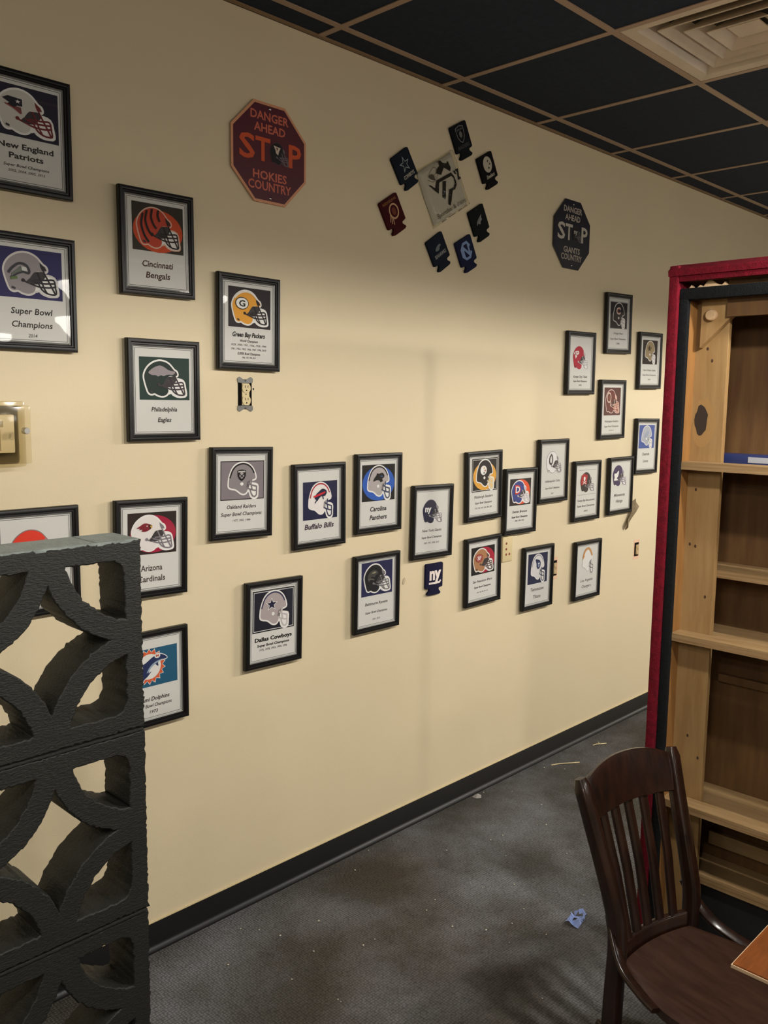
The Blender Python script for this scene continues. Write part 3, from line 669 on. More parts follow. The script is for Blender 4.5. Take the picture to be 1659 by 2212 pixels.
def make_frame(d):
    cx, cz, roll = d['at']
    cx *= .99602; cz = 1.7078+(cz-1.7078)*.99602      # the frames hang 9 mm off the wall on their hooks
    t = thing('picture_frame', 'black '+d['lab'], 'picture', (cx, -.009, cz), (0, -math.radians(roll), 0), 'black framed helmet prints on the wall')
    ob('frame_rail', R_H, t, loc=(0, 0, FH/2)); ob('frame_rail', R_H, t, loc=(0, 0, -FH/2), rot=(0, PI, 0))
    ob('frame_rail', R_V, t, loc=(FW/2, 0, 0), rot=(0, PI/2, 0)); ob('frame_rail', R_V, t, loc=(-FW/2, 0, 0), rot=(0, -PI/2, 0))
    ob('backing_board', B_ME, t); ob('silver_slip', L_ME, t); ob('wall_hook', H_ME, t); ob('wall_bumper', H2_ME, t)
    sh = ob('print_sheet', P_ME, t); ob('glass_pane', G_ME, t)
    i = Ink()
    a, b = FW/2-.0262, FH/2-.0262      # thin grey line printed round the sheet
    i.stroke([(-a, -b), (a, -b), (a, b), (-a, b)], .0016, (104, 106, 106), True, round_=False)
    u0, u1, v0, v1 = d['r']; p = Pic(i, u0, u1, v0, v1); kw = d.get('kw', {})
    if d['bg']: p.poly([(0, 0), (1, 0), (1, 1), (0, 1)], d['bg'])
    for ins, wd, col in d.get('bord', ()): border(i, u0, u1, v0, v1, ins, wd, col)
    if d.get('line'):
        p.stroke([(-.03, 0), (1, 0)], .012, (150, 150, 150)); p.stroke([(-.03, 1), (1, 1)], .012, (150, 150, 150))
    if d.get('ell'): p.ell(*d['ell'])
    if d.get('h'):
        helmet(p, *d['h'], **kw)
        if d['em']: d['em'](p)
    if d.get('sun'):
        asp = p.w/p.h; cu, cv = .42, .47
        p.poly(star(cu, cv, .34, .80, asp, 18), (226, 226, 222)); p.poly(star(cu, cv, .32, .82, asp, 18), (214, 96, 58)); p.ell(cu, cv, .235, .235*asp, (228, 228, 224))
        dol = smooth_closed([(.20,.92),(.16,.80),(.22,.83),(.27,.66),(.29,.46),(.24,.40),(.34,.36),(.48,.24),(.62,.18),(.74,.25),(.78,.33),(.66,.35),(.60,.39),(.60,.50),(.52,.42),(.44,.52),(.40,.64),(.46,.60),(.38,.72),(.30,.80),(.27,.90)], 3)
        p.stroke(dol, .03, (226, 228, 228), True); p.poly(dol, (38, 50, 92)); p.poly(smooth_closed([(.36,.62),(.44,.46),(.56,.36),(.70,.33),(.58,.40),(.46,.50),(.40,.60)], 3), (150, 170, 190))
        p.ell(.585, .215, .06, .07, (226, 226, 224)); p.text('M', .585, .215, .06, .06, (214, 96, 58), bold=.03)
    i.build('printed_picture', sh, M_INK, (0, -.0081, 0))
    if d['tx']:
        k = Ink()
        for s_, u, v, wd, cap, col, shr, bold in d['tx']:
            k.text(s_, FW*(u-.5), FH*(.5-v), FW*wd, FH*cap*1.15, tuple(int(v*.85) for v in col), shear=shr, bold=bold+.008, up=False)
        k.build('lettering', sh, M_INK, (0, -.0083, 0))
for d in FRAMES: make_frame(d)

# ================================================================== octagonal signs
def octa(r, w, h, c=.585):
    a, b = w/2*r, h/2*r; ca, cb = a*(1-c), b*(1-c)
    ca, cb = a*.415, b*.415
    return [(-ca, b), (ca, b), (a, cb), (a, -cb), (ca, -b), (-ca, -b), (-a, -cb), (-a, cb)][::-1]
def stop_sign(cx, cz, label, rim, field, big, small, word, emb):
    t = thing('octagonal_sign', label, 'sign', (cx, -.0005, cz), group='octagonal danger signs')
    MB().prism(octa(1, .297, .302), -.0072, -.0052, .0006).build('sign_plate', rim, t)
    for z in (.134, -.134):
        MB().lathe([(.0045, 0), (.0045, .0022), (.003, .0036), (.0008, .004)], 12, (0, -.0072, z), 'Y').build('nail_head', M_STEEL, t, smooth=40)
        MB().tube([(0, -.0055, z), (0, 0, z)], .002, 6).build('nail_shank', M_STEEL, t)
    i = Ink(); i.poly(octa(.945, .297, .302), field)
    for s_, z, wd, cap in (('DANGER', .1095, .150, .025), ('AHEAD', .074, .124, .025), (word, -.0675, .134, .025), ('COUNTRY', -.0995, .171, .026)):
        i.text(s_, 0, z, wd, cap, small, bold=.02)
    i.text('S', -.089, .010, .060, .071, big, bold=.02); i.text('T', -.028, .010, .058, .069, big, bold=.02); i.text('P', .101, .010, .052, .069, big, bold=.02)
    # the helmet that stands in for the O
    p = Pic(i, (.037-.045)/FW+.5, (.037+.045)/FW+.5, .5-(.006+.040)/FH, .5-(.006-.040)/FH)
    helmet(p, 'A', (20, 16, 22), (120, 112, 116), edge=(92, 84, 92), ew=.02, maskbg=None, inner=(34, 28, 34))
    emb(p)
    i.build('sign_face', t, M_SIGNINK, (0, -.0073, 0))
def emb1(p): p.poly([(.22,.22),(.54,.26),(.47,.40),(.43,.55),(.34,.50),(.30,.36)], (214, 196, 176)); p.poly([(.34,.28),(.42,.29),(.385,.40)], (60, 40, 40))
def emb2(p): p.text('ny', .36, .36, .34, .24, (190, 186, 176), bold=.03)
stop_sign(1.798, 2.471, 'maroon octagonal sign with orange STOP letters and pale rim', plain('pale orange rim', (216, 152, 112), .4), (86, 30, 44), (206, 84, 40), (206, 108, 84), 'HOKIES', emb1)
stop_sign(3.535, 2.466, 'near-black navy octagonal sign with grey STOP letters', plain('navy enamel', (30, 26, 42), .3), (24, 22, 38), (190, 184, 170), (176, 166, 152), 'GIANTS', emb2)

# ================================================================== can sleeves pinned to the wall
def sleeve_shape():
    w, h = .0515, .050
    pts = [(-w+.004, h), (w-.004, h), (w, h-.004), (w, -h+.003), (w-.004, -h), (.030, -h), (.026, -h-.004), (.027, -h-.010), (.040, -h-.020), (.039, -h-.026), (.030, -h-.029),
           (-.030, -h-.029), (-.039, -h-.026), (-.040, -h-.020), (-.027, -h-.010), (-.026, -h-.004), (-.030, -h), (-w+.004, -h), (-w, -h+.003), (-w, h-.004)]
    return pts[::-1]
def sleeve(cx, cz, deg, rgb, label, draw, yo=.0):
    t = thing('can_sleeve', label, 'can sleeve', (cx, -.0006, cz), (0, -math.radians(deg), 0), 'foam can sleeves pinned to the wall')
    b = MB().prism(sleeve_shape(), -.010, -.0008, .0014)
    b.build('foam_body', plain('foam cloth', rgb, .92, .15, var=.2, scale=200, bump=.35, bscale=600), t, smooth=40)
    MB().lathe([(.0028, 0), (.0026, .0018), (.001, .0026)], 10, (0, -.010, .044), 'Y').build('pin_head', M_IRON, t)
    i = Ink(); draw(i); i.build('emblem', t, M_FOAMINK, (0, -.0102, 0))
def d_star(i):
    i.poly([(x, z) for x, z in star(.004, .004, .030, .40, 1, 5, PI/2)], (150, 158, 160)); i.poly(star(.004, .004, .022, .40, 1, 5, PI/2), (26, 34, 44)); i.text('COWBOYS', .005, -.036, .064, .013, (176, 172, 158), bold=.03)
def d_shield(i):
    s_ = [(-.024, .036), (0, .042), (.024, .036), (.022, .004), (.012, -.012), (0, -.020), (-.012, -.012), (-.022, .004)]
    i.stroke(s_, .003, (126, 124, 120), True); i.ell(0, .010, .009, .012, (110, 108, 104)); i.text('RAIDERS', 0, .029, .034, .006, (126, 124, 120)); i.text('RAIDERS', 0, -.034, .074, .013, (74, 74, 74), bold=.02)
def d_steel(i):
    i.ell(.004, .010, .028, .031, (188, 180, 160))
    for x, z in ((.010, .022), (.018, .008), (.006, -.004)): i.poly(star(x, z, .008, .35, 1, 4, 0), (50, 46, 44))
    i.text('Steelers', .004, -.034, .056, .014, (178, 172, 156), shear=.2, bold=.03)
def d_ring(i):
    i.text('REDSKINS', 0, .036, .076, .009, (140, 96, 52), bold=.02); i.stroke([(.006+.023*math.cos(a*PI/12), -.002+.025*math.sin(a*PI/12)) for a in range(24)], .006, (196, 156, 116), True)
    i.ell(.006, -.002, .011, .014, (112, 58, 40)); i.stroke([(-.014, -.010), (-.024, -.036)], .004, (196, 156, 116)); i.stroke([(-.010, -.018), (-.015, -.042)], .004, (196, 156, 116)); i.stroke([(-.018, -.004), (-.030, -.028)], .003, (196, 156, 116))
def d_hawk(i):
    i.poly(smooth_closed([(-.018, .002), (-.004, .012), (.014, .015), (.020, .008), (.010, .004), (.004, -.004), (-.012, -.004)], 3), (110, 118, 118)); i.text('SEAHAWKS', .002, -.021, .072, .013, (150, 152, 148), bold=.03)
def d_nc(i):
    c = (128, 150, 190)
    i.text('N', 0, 0, .046, .050, c, bold=.03); i.stroke([(.026, .014), (.014, .030), (-.010, .030), (-.028, .012), (-.028, -.014), (-.010, -.030), (.014, -.030), (.028, -.014)], .010, c)
def d_wing(i):
    i.poly(smooth_closed([(-.022, -.016), (-.014, -.002), (.004, .008), (.022, .016), (.016, .006), (.018, -.004), (.006, -.008), (0, -.018), (-.010, -.010)], 3), (136, 138, 134)); i.stroke([(-.012, -.006), (.010, .006)], .002, (50, 52, 50))
def d_ny(i):
    i.text('ny', .005, .010, .070, .050, (236, 222, 216), bold=.045); i.stroke([(-.030, -.030), (.030, -.030), (.036, -.024)], .008, (236, 222, 216))
sleeve(2.413, 2.553, 35.2, (28, 36, 46), 'dark blue can sleeve with a grey star, left of the bagged shirt', d_star)
sleeve(2.730, 2.720, 29, (24, 26, 32), 'black can sleeve with a shield emblem, topmost of the ring', d_shield)
sleeve(2.898, 2.640, 29.5, (24, 22, 24), 'black can sleeve with a pale disc and lettering, right of the bagged shirt', d_steel)
sleeve(2.354, 2.385, 32.4, (70, 22, 28), 'maroon can sleeve with a ringed tan emblem', d_ring)
sleeve(2.608, 2.285, 33, (30, 38, 50), 'dark navy can sleeve with small grey lettering, below the bagged shirt', d_hawk)
sleeve(2.776, 2.300, 28.5, (34, 38, 66), 'navy can sleeve with large pale blue interlocked letters', d_nc)
sleeve(2.852, 2.429, 30, (24, 28, 28), 'black-green can sleeve with a small silver wing mark', d_wing)
sleeve(2.624, 1.014, -.6, (32, 30, 58), 'upright navy can sleeve reading ny, alone below a frame', d_ny)

# ================================================================== folded shirt in a clear bag
sh = thing('bagged_shirt', 'folded white printed T-shirt in a clear bag ringed by can sleeves', 'shirt', (2.632, -.001, 2.511), (0, -math.radians(30.5), 0))
def pad(wd, ht, y0, y1, amp, n=22, seed=1, rnd=.02):
    """soft flat cushion"""
    rs = random.Random(seed); ph = [rs.uniform(0, 6) for _ in range(8)]
    b = MB(); g = []
    for j in range(n+1):
        row = []
        for i in range(n+1):
            u, v = i/n*2-1, j/n*2-1
            e = max(abs(u), abs(v)); k = max(0, 1-((e-.86)/.14)**2) if e > .86 else 1
            wv = amp*(math.sin(5*u+3*v+ph[0])+math.sin(9*v-4*u+ph[1])*.7+math.sin(14*u+ph[2])*.4)
            row.append(b.bm.verts.new((u*wd/2*(1+.012*math.sin(4*v+ph[3])), y1+(y0-y1)*k**.5+wv*k, v*ht/2*(1+.012*math.sin(4*u+ph[4])))))
        g.append(row)
    for j in range(n):
        for i in range(n): b.bm.faces.new((g[j][i], g[j][i+1], g[j+1][i+1], g[j+1][i]))
    rim = g[0]+[r[-1] for r in g[1:]]+g[-1][-2::-1]+[r[0] for r in g[-2:0:-1]]
    b.bm.faces.new(rim[::-1])
    return b
pad(.222, .204, -.013, -.001, .0008).build('folded_shirt', M_SHIRT, sh, smooth=60)
pad(.236, .218, -.0195, -.0006, .0013, 30, 5).build('clear_bag', M_BAG, sh, smooth=60)
i = Ink(); K = (40, 34, 28)
i.poly([(-.0838,.0441),(-.0717,.0396),(-.0507,.0202),(-.0325,.0421),(.062,.0391),(.0731,.022),(.0768,.0003),(.0733,-.0131),(.0557,-.0242),(.041,-.0231),(.0167,-.0536),(.0028,-.0673),(-.0067,-.0593),(-.0025,-.0491),(.025,-.0126),(.0533,-.0145),(.067,-.0035),(.0671,.0155),(.0582,.0275),(-.0204,.0304),(-.0421,-.0047)], K)
i.poly([(.0029,.0276),(.0202,.0227),(-.0075,-.0281),(-.0159,-.0366),(-.0278,-.0217)], K)
i.poly([(-.0212,.0652),(.003,.0506),(.0307,.0692),(.0598,.0443),(.0696,.0552),(.0633,.0833),(.0524,.0772),(.0308,.0877),(.0222,.0992),(.0106,.1005),(.0089,.0841),(-.0093,.0779)], K)
i.poly([(.0763,.0398),(.0866,.0375),(.0904,.023),(.0822,.0246)], K)
i.poly([(.0895,.0403),(.1085,.0390),(.1010,.009),(.1085,.0055),(.1075,-.0015),(.0890,.0),(.0985,.0285),(.0905,.034)], K)
G = (112, 102, 90)
i.stroke(smooth_closed([(-.061,.0768),(-.0271,.0899),(-.0133,.0793),(-.0239,.066),(-.0522,.0688)], 3), .0018, G, True)
i.poly(smooth_closed([(-.0669,.0705),(-.0428,.0701),(-.037,.0452),(-.0594,.0577)], 2), (92, 82, 72))
i.stroke(smooth_open([(-.075,.060),(-.055,.045),(-.03,.047),(-.015,.06)], 4), .0018, G); i.stroke([(-.05,.075),(-.03,.055)], .0015, G)
i.text('Sportsbar & Bistro', .006, -.077, .190, .017, (104, 94, 80), rot=-.02)
for a, b in ((-.075, -.045), (-.030, .012), (.035, .060), (.066, .095)):      # second line too blurred to read
    i.stroke(smooth_open([(a+(b-a)*q/8, -.1010+(.0022 if q % 2 else -.0022)) for q in range(9)], 2), .0024, (104, 94, 80))
i.build('shirt_print', sh, M_FOAMINK, (0, -.0152, 0))

# ================================================================== wall fittings
# exposed duplex receptacle in its box
o1 = thing('wall_outlet', 'ivory outlet without cover plate in its open wall box', 'outlet', (1.6995, -.0004, 1.7225))
MB().box((-.0265, -.0012, -.047), (.0265, 0, .047)).build('open_box', M_DARK, o1)
def ear(z, s):
    return [(-.029, z), (-.030, z+s*.012), (-.022, z+s*.018), (-.013, z+s*.013), (-.006, z+s*.009), (.006, z+s*.009), (.013, z+s*.013), (.022, z+s*.018), (.030, z+s*.012), (.029, z), (.012, z-s*.002), (-.012, z-s*.002)]
for s_ in (1, -1):
    pts = ear(s_*.037, s_)
    MB().prism(pts if s_ < 0 else pts[::-1], -.0032, -.0014).build('mounting_ear', M_ZINC, o1)
    MB().lathe([(.003, 0), (.003, .001), (.001, .0022)], 10, (0, -.0032, s_*.0425), 'Y').build('screw', M_STEEL, o1)
MB().box((-.0135, -.0052, -.034), (.0145, -.0012, .034), .001).build('receptacle_body', M_IVORY, o1)
for zc_ in (.0195, -.0195):
    pts = [(.0165*math.cos(a), max(-.0145, min(.0125, .0165*math.sin(a)))) for a in [2*PI*q/24 for q in range(24)]]
    f = MB().prism([(x+.0015, z+zc_) for x, z in pts][::-1], -.0078, -.0050, .0006).build('outlet_face', M_IVORY, o1)
    MB().box((-.0052, -.0081, zc_+.0005), (-.0032, -.0077, zc_+.0085)).build('slot', M_DARK, f)
    MB().box((.0062, -.0081, zc_+.0010), (.0080, -.0077, zc_+.0080)).build('slot', M_DARK, f)
    MB().lathe([(.0024, -.0001), (.0024, .0003)], 10, (.0015, -.0078, zc_-.0075), 'Y').build('ground_hole', M_DARK, f)
MB().lathe([(.002, 0), (.002, .0004)], 8, (.001, -.0053, 0), 'Y').build('centre_screw', M_DARK, o1)
MB().prism([(.031, .018), (.034, .021), (.037, .017), (.034, .013)][::-1], -.0008, 0).build('chipped_plaster', M_DARK, o1)

# ivory jack plate with brown holes, partly behind the frames
o2 = thing('jack_plate', 'ivory four-hole jack plate between two frames', 'outlet', (3.118, -.0003, 1.066))
MB().box((-.035, -.006, -.0565), (.035, 0, .0565), .002).build('cover_plate', M_IVORY, o2, smooth=40)
for x, z in ((-.010, .025), (-.010, 0), (-.010, -.024), (.013, -.024)):
    MB().lathe([(.0058, 0), (.0052, .0010), (.0008, .0012)], 12, (x, -.006, z), 'Y').build('jack_hole', plain('rust brown plug', (134, 62, 34), .6), o2)
for z in (.046, -.046): MB().lathe([(.0025, 0), (.0015, .0014)], 8, (0, -.006, z), 'Y').build('screw', M_IVORY, o2)

M_PINK = plain('bare pink plaster', (228, 190, 160), .9, .1)
def open_box(cx, cz, label, w_=.062, h_=.108):
    t = thing('open_junction_box', label, 'outlet', (cx, -.0003, cz))
    MB().box((-w_/2, -.0006, -h_/2), (w_/2, 0, h_/2)).build('bare_plaster', M_PINK, t)
    MB().box((-.022, -.0012, -.036), (.024, -.0006, .038)).build('open_box', M_DARK, t)
    MB().box((-.010, -.0045, -.026), (.020, -.0012, .026), .001).build('receptacle_body', plain('old ivory', (170, 142, 100), .6), t)
    for z in (.016, -.016): MB().lathe([(.012, 0), (.011, .002), (.002, .0025)], 16, (.006, -.0045, z), 'Y').build('outlet_face', plain('old ivory face', (192, 168, 124), .6), t, smooth=40)
open_box(4.288, .931, 'open brown outlet box in pink plaster near the red cabinet')
open_box(3.498, .929, 'open outlet box mostly hidden behind a frame')

# clear thermostat guard at the left edge
tg = thing('thermostat_guard', 'clear yellowed plastic thermostat guard at left edge', 'thermostat guard', (.90, 0, 1.615))
def shell_box(x0, x1, z0, z1, ya, yb):
    b = MB()
    b.box((x0, yb, z0), (x1, ya, z1), .006); return b
shell_box(-.085, .077, -.078, .070, -.002, -.072).build('cover', M_CLEAR, tg, smooth=40)
MB().box((-.095, -.014, -.088), (.087, -.0008, .080), .004).build('base_ring', M_CLEAR, tg, smooth=40)
MB().box((-.060, -.034, -.052), (.050, -.004, .046), .004).build('thermostat', M_BEIGE, tg, smooth=40)
MB().lathe([(.0085, 0), (.0085, .014), (.007, .017), (.001, .017)], 16, (.058, -.0725, .006), 'Y').build('lock', M_STEEL, tg, smooth=40)
MB().box((-.05, -.036, .015), (.02, -.034, .03)).build('dial_window', plain('dial', (150, 130, 84), .4), tg)
for x in (-.03, -.018, .0, .012): MB().box((x, -.0365, -.045), (x+.004, -.034, .010)).build('vent_rib', M_BEIGE, tg)

# torn brown paper hanging behind a frame, and a scrap of tape
pts = [(4.194,1.196),(4.228,1.213),(4.240,1.192),(4.265,1.168),(4.235,1.141),(4.212,1.106),(4.190,1.086),(4.151,1.066),(4.146,1.050),(4.132,1.062),(4.138,1.090),(4.158,1.108),(4.178,1.140)]
b = MB(); rs = random.Random(3)
c0 = b.bm.verts.new((4.203, -.030, 1.150)); c1 = b.bm.verts.new((4.165, -.012, 1.092))
vv = [b.bm.verts.new((x, -.004-rs.random()*.022, z)) for x, z in pts]
for q in range(len(vv)):
    nx_ = (q+1) % len(vv); c = c0 if q < 4 or q >= 11 else c1
    b.bm.faces.new((vv[q], vv[nx_], c))
b.bm.faces.new((vv[4], c1, c0)); b.bm.faces.new((vv[11], c0, c1))
tag(b.build('torn_paper', M_BROWNP), 'torn brown paper scrap dangling from a frame near the cabinet', 'paper scrap')
b = MB().prism([(2.447, 1.006), (2.450, 1.022), (2.458, 1.027), (2.463, 1.018), (2.456, 1.004), (2.450, 1.000)][::-1], -.003, -.0005)
tag(b.build('tape_scrap', plain('cloudy tape', (196, 180, 150), .4)), 'small curl of clear tape on the cream wall beside a frame', 'tape')

# ================================================================== pierced concrete screen
sc = thing('breeze_block_screen', 'dark painted pierced concrete block screen in the left foreground', 'partition', (.559, -1.0475, 0))
HB = .151; PITCH_Z = .3125; TOP = 1.4835; THK = .083
def block_mesh(seed):
    rs = random.Random(seed)
    def dens(P, step=.0045):
        out = []
        for (x0, z0), (x1, z1) in zip(P, P[1:]+P[:1]):
            n = max(1, int(math.hypot(x1-x0, z1-z0)/step))
            out += [(x0+(x1-x0)*q/n, z0+(z1-z0)*q/n) for q in range(n)]
        return out
    def rough(P, a): return [(x+rs.gauss(0, a), z+rs.gauss(0, a)) for x, z in dens(P)]
    outer = [(-HB, -HB), (HB, -HB), (HB, HB), (-HB, HB)]
    R1, R2, bd, ch = .127, .158, .0255, .020
    a0 = math.asin(bd/R1); arc = []
    for q in range(15):
        a = PI+a0+(PI/2-2*a0)*q/14
        arc.append((HB+R1*math.cos(a), HB+R1*math.sin(a)))
    corner = arc+[(HB-bd, HB-bd-ch), (HB-bd-ch*.4, HB-bd-ch*.3), (HB-bd-ch, HB-bd)]
    c2 = math.asin((HB-.004)/R2); ctr = []
    zq = HB-math.sqrt(R2*R2-HB*HB)
    for k in range(4):
        sgn = [(1, 1), (1, -1), (-1, -1), (-1, 1)][k]
        cxk, czk = sgn[0]*HB, sgn[1]*HB
        s0 = [(0, zq), (zq, 0), (0, -zq), (-zq, 0)][k]; s1 = [(zq, 0), (0, -zq), (-zq, 0), (0, zq)][k]
        A0 = math.atan2(s0[1]-czk, s0[0]-cxk); A1 = math.atan2(s1[1]-czk, s1[0]-cxk)
        while A1-A0 > PI: A1 -= 2*PI
        while A1-A0 < -PI: A1 += 2*PI
        ctr += [(cxk+R2*math.cos(A0+(A1-A0)*q/14), czk+R2*math.sin(A0+(A1-A0)*q/14)) for q in range(14)]
    loops = [rough(outer, .0009), rough(ctr, .0009)]
    for sx, sz in ((1, 1), (-1, 1), (-1, -1), (1, -1)): loops.append(rough([(x*sx, z*sz) for x, z in corner], .0009))
    cu = bpy.data.curves.new('blk', 'CURVE'); cu.dimensions = '2D'; cu.fill_mode = 'BOTH'
    cu.extrude = THK/2-.002; cu.bevel_depth = .002; cu.bevel_resolution = 1
    for L in loops:
        s_ = cu.splines.new('POLY'); s_.points.add(len(L)-1); s_.use_cyclic_u = True
        for q, (x, z) in enumerate(L): s_.points[q].co = (x, z, 0, 1)
    to = bpy.data.objects.new('blk', cu); me = bpy.data.meshes.new_from_object(to)
    bpy.data.objects.remove(to); bpy.data.curves.remove(cu)
    me.transform(Matrix.Rotation(PI/2, 4, 'X')); me.name = 'breeze_block'
    me.materials.clear(); me.materials.append(M_BLOCK)
    return me
bms = [block_mesh(s_) for s_ in (11, 12, 13)]
for r in range(4):
    for c in range(2):
        ob('breeze_block', bms[(r+c) % 3], sc, loc=(-c*(2*HB+.006), THK/2-.0025+rs.uniform(-.001, .001), TOP-HB-r*PITCH_Z))
    z = TOP-2*HB-r*PITCH_Z
    MB().box((-3*HB-.004, .0005, z-.0105), (HB-.002, THK-.006, z)).build('mortar_bed', M_MORTAR, sc)
    MB().box((-3*HB, -.0040, z-.0078), (HB-.001, .002, z-.0034), .0012).build('mortar_bead', M_MORTAR, sc)
M_LIT_TOP = plain('pale grey lit top', (128, 136, 132), .5, .4, var=.3, scale=40, bump=.5, bscale=160)  # paler layer, paints in the lit and glossy look of the screen's top
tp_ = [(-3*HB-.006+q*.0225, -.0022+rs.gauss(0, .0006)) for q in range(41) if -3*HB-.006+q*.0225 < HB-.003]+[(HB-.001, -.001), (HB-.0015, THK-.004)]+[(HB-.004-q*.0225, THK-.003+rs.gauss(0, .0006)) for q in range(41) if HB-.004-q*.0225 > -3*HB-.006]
MB().hprism(tp_, TOP-.001, TOP+.0042).build('lit_top', M_LIT_TOP, sc)
MB().box((-HB-.006, .004, TOP-4*PITCH_Z), (-HB, THK-.009, TOP-.006)).build('mortar_joint', M_MORTAR, sc)
MB().box((-3*HB-.004, -.002, 0), (HB, THK-.002, TOP-3*PITCH_Z-2*HB-.0105), .004).build('base_curb', M_BLOCK, sc)

# ================================================================== red-trimmed open cabinet
cb = thing('open_cabinet', 'tall open pine cabinet edged in red and black cloth at right', 'cabinet', (2.40, -1.65, 0))
def cbx(name, a, b, mat, bev=0, parent=cb, smooth=0):
    """box in world coordinates parented to the cabinet"""
    o = MB().box((a[0]-2.40, a[1]+1.65, a[2]), (b[0]-2.40, b[1]+1.65, b[2]), bev).build(name, mat, None, smooth=smooth)
    o.parent = parent; return o
CYL, CYR, CZ = -1.078, -1.98, 2.094     # left side, right side, top
cbx('red_side', (2.372, CYL-.028, 0), (2.72, CYL, CZ), M_RED, .006, smooth=50)
cbx('red_side', (2.372, CYR, 0), (2.72, CYR+.028, CZ), M_RED, .006, smooth=50)
b = MB(); pr = [(-.030, CZ-.030), (-.033, CZ-.016), (-.030, CZ-.012), (.002, CZ+.004), (.320, CZ+.004), (.320, CZ-.030)]
A = [b.bm.verts.new((x, CYR+1.649, z)) for x, z in pr]; B = [b.bm.verts.new((x, CYL+1.651, z)) for x, z in pr]
b.bm.faces.new(A); b.bm.faces.new(B[::-1])
for q in range(6): b.bm.faces.new((A[q], A[(q+1) % 6], B[(q+1) % 6], B[q]))
b.build('red_top', M_RED, cb)
cbx('red_fold', (2.376, CYR+.03, CZ-.046), (2.388, CYL-.026, CZ-.028), M_RED, .004, smooth=50)
cbx('black_side', (2.385, CYL-.054, 0), (2.405, CYL-.028, 2.030), M_BLACKC, .005, smooth=50)
cbx('black_side', (2.385, CYR+.028, 0), (2.405, CYR+.054, 2.030), M_BLACKC, .005, smooth=50)
cbx('black_top', (2.384, CYR+.028, 1.998), (2.406, CYL-.028, 2.031), M_BLACKC, .006, smooth=50)
# torn foam showing in the gap over the black bar
b = MB(); top = [(0, .006), (.010, .010), (.016, .018), (.024, .008), (.034, .010), (.042, .016), (.050, .010), (.062, .024), (.070, .030), (.080, .022), (.092, .014), (.104, .012), (.112, .020), (.120, .006)]
f_ = [b.bm.verts.new((.010, 1.65+CYL-.034-y, 2.024+z)) for y, z in top]; g_ = [b.bm.verts.new((.022, 1.65+CYL-.034-y, 2.024+z)) for y, z in top]
f0 = [b.bm.verts.new((.008, 1.65+CYL-.034-y, 2.020)) for y, z in top]
for q in range(len(top)-1):
    b.bm.faces.new((f0[q], f0[q+1], f_[q+1], f_[q])); b.bm.faces.new((f_[q], f_[q+1], g_[q+1], g_[q]))
b.build('torn_foam', M_FOAM, cb)
cbx('header_board', (2.425, CYR+.03, 1.95), (2.445, CYL-.15, 2.064), M_PANEL)
YI = CYL-.048          # -1.126 inner face of the side
cbx('side_cheek', (2.405, YI-.0005, .02), (2.462, CYL-.028, 1.999), M_PINE_D, .001)
cbx('face_board', (2.460, -1.2215, .02), (2.479, YI+.02, 2.02), M_PINE, .0015)
cbx('side_panel', (2.479, CYL-.032, .02), (2.64, CYL-.026, 2.05), M_PANEL)
cbx('side_panel', (2.405, CYR+.026, .02), (2.64, CYR+.034, 2.05), M_PANEL)
cbx('back_panel', (2.630, CYR+.03, .02), (2.640, CYL-.03, 2.05), M_PANEL)
cbx('top_panel', (2.40, CYR+.03, 2.05), (2.64, CYL-.03, 2.062), M_PANEL)
for z in (1.545, 1.040, .530):
    o = cbx('front_shelf', (2.402, CYR+.036, z-.022), (2.459, YI-.001, z), M_PLY, .0012)
    cbx('shelf_edge', (2.3995, CYR+.036, z-.0225), (2.4022, YI+.006, z-.0006), M_PLYEDGE, 0, o)
for z in (1.540, 1.230, 1.034, .518, .283):
    o = cbx('back_shelf', (2.4835, CYR+.036, z-.021), (2.630, CYL-.034, z), M_PLY, .0012)
    cbx('shelf_edge', (2.4805, CYR+.036, z-.0215), (2.4837, CYL-.034, z-.0005), M_PLYEDGE, 0, o)
cbx('back_cleat', (2.610, CYR+.036, .330), (2.629, -1.19, .372), M_PLY, .001)
cbx('back_cleat', (2.610, CYR+.036, .860), (2.629, -1.19, .884), M_PANEL, .001)
cbx('kick_board', (2.50, CYR+.036, .0), (2.512, CYL-.034, .258), plain('black kick board', (8, 8, 9), .8), 0)
# plywood gusset with its big screw head
cl = lambda y, z: (y+1.65, z)
b = MB(); tri = [cl(-1.150, 2.000), cl(-1.283, 2.000), cl(-1.262, 1.975), cl(-1.150, 1.868)]
for x0_, x1_ in ((2.436, 2.459),):
    A = [b.bm.verts.new((x0_-2.40, y, z)) for y, z in tri]; B = [b.bm.verts.new((x1_-2.40, y, z)) for y, z in tri]
    b.bm.faces.new(A); b.bm.faces.new(B[::-1])
    for q in range(4): b.bm.faces.new((A[q], A[(q+1) % 4], B[(q+1) % 4], B[q]))
b.build('gusset', M_PINE, cb)
MB().lathe([(.016, 0), (.016, .010), (.013, .014), (.001, .0145)], 20, (2.436-2.40, -1.181+1.65, 1.957), 'X').build('bolt_head', plain('brushed bolt', (200, 168, 130), .4, metal=.3), cb, smooth=40)
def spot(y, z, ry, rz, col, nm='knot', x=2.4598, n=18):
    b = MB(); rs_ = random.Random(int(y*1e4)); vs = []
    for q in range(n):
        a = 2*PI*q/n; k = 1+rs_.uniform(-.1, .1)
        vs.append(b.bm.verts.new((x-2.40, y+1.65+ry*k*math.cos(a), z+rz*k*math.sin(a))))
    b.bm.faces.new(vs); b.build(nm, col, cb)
M_KNOT = plain('dark knot', (62, 40, 26), .7); M_KNOT_SHADE = plain('brown knot shading', (150, 116, 70), .6)
M_KH = plain('knot hole', (44, 32, 24), .8)
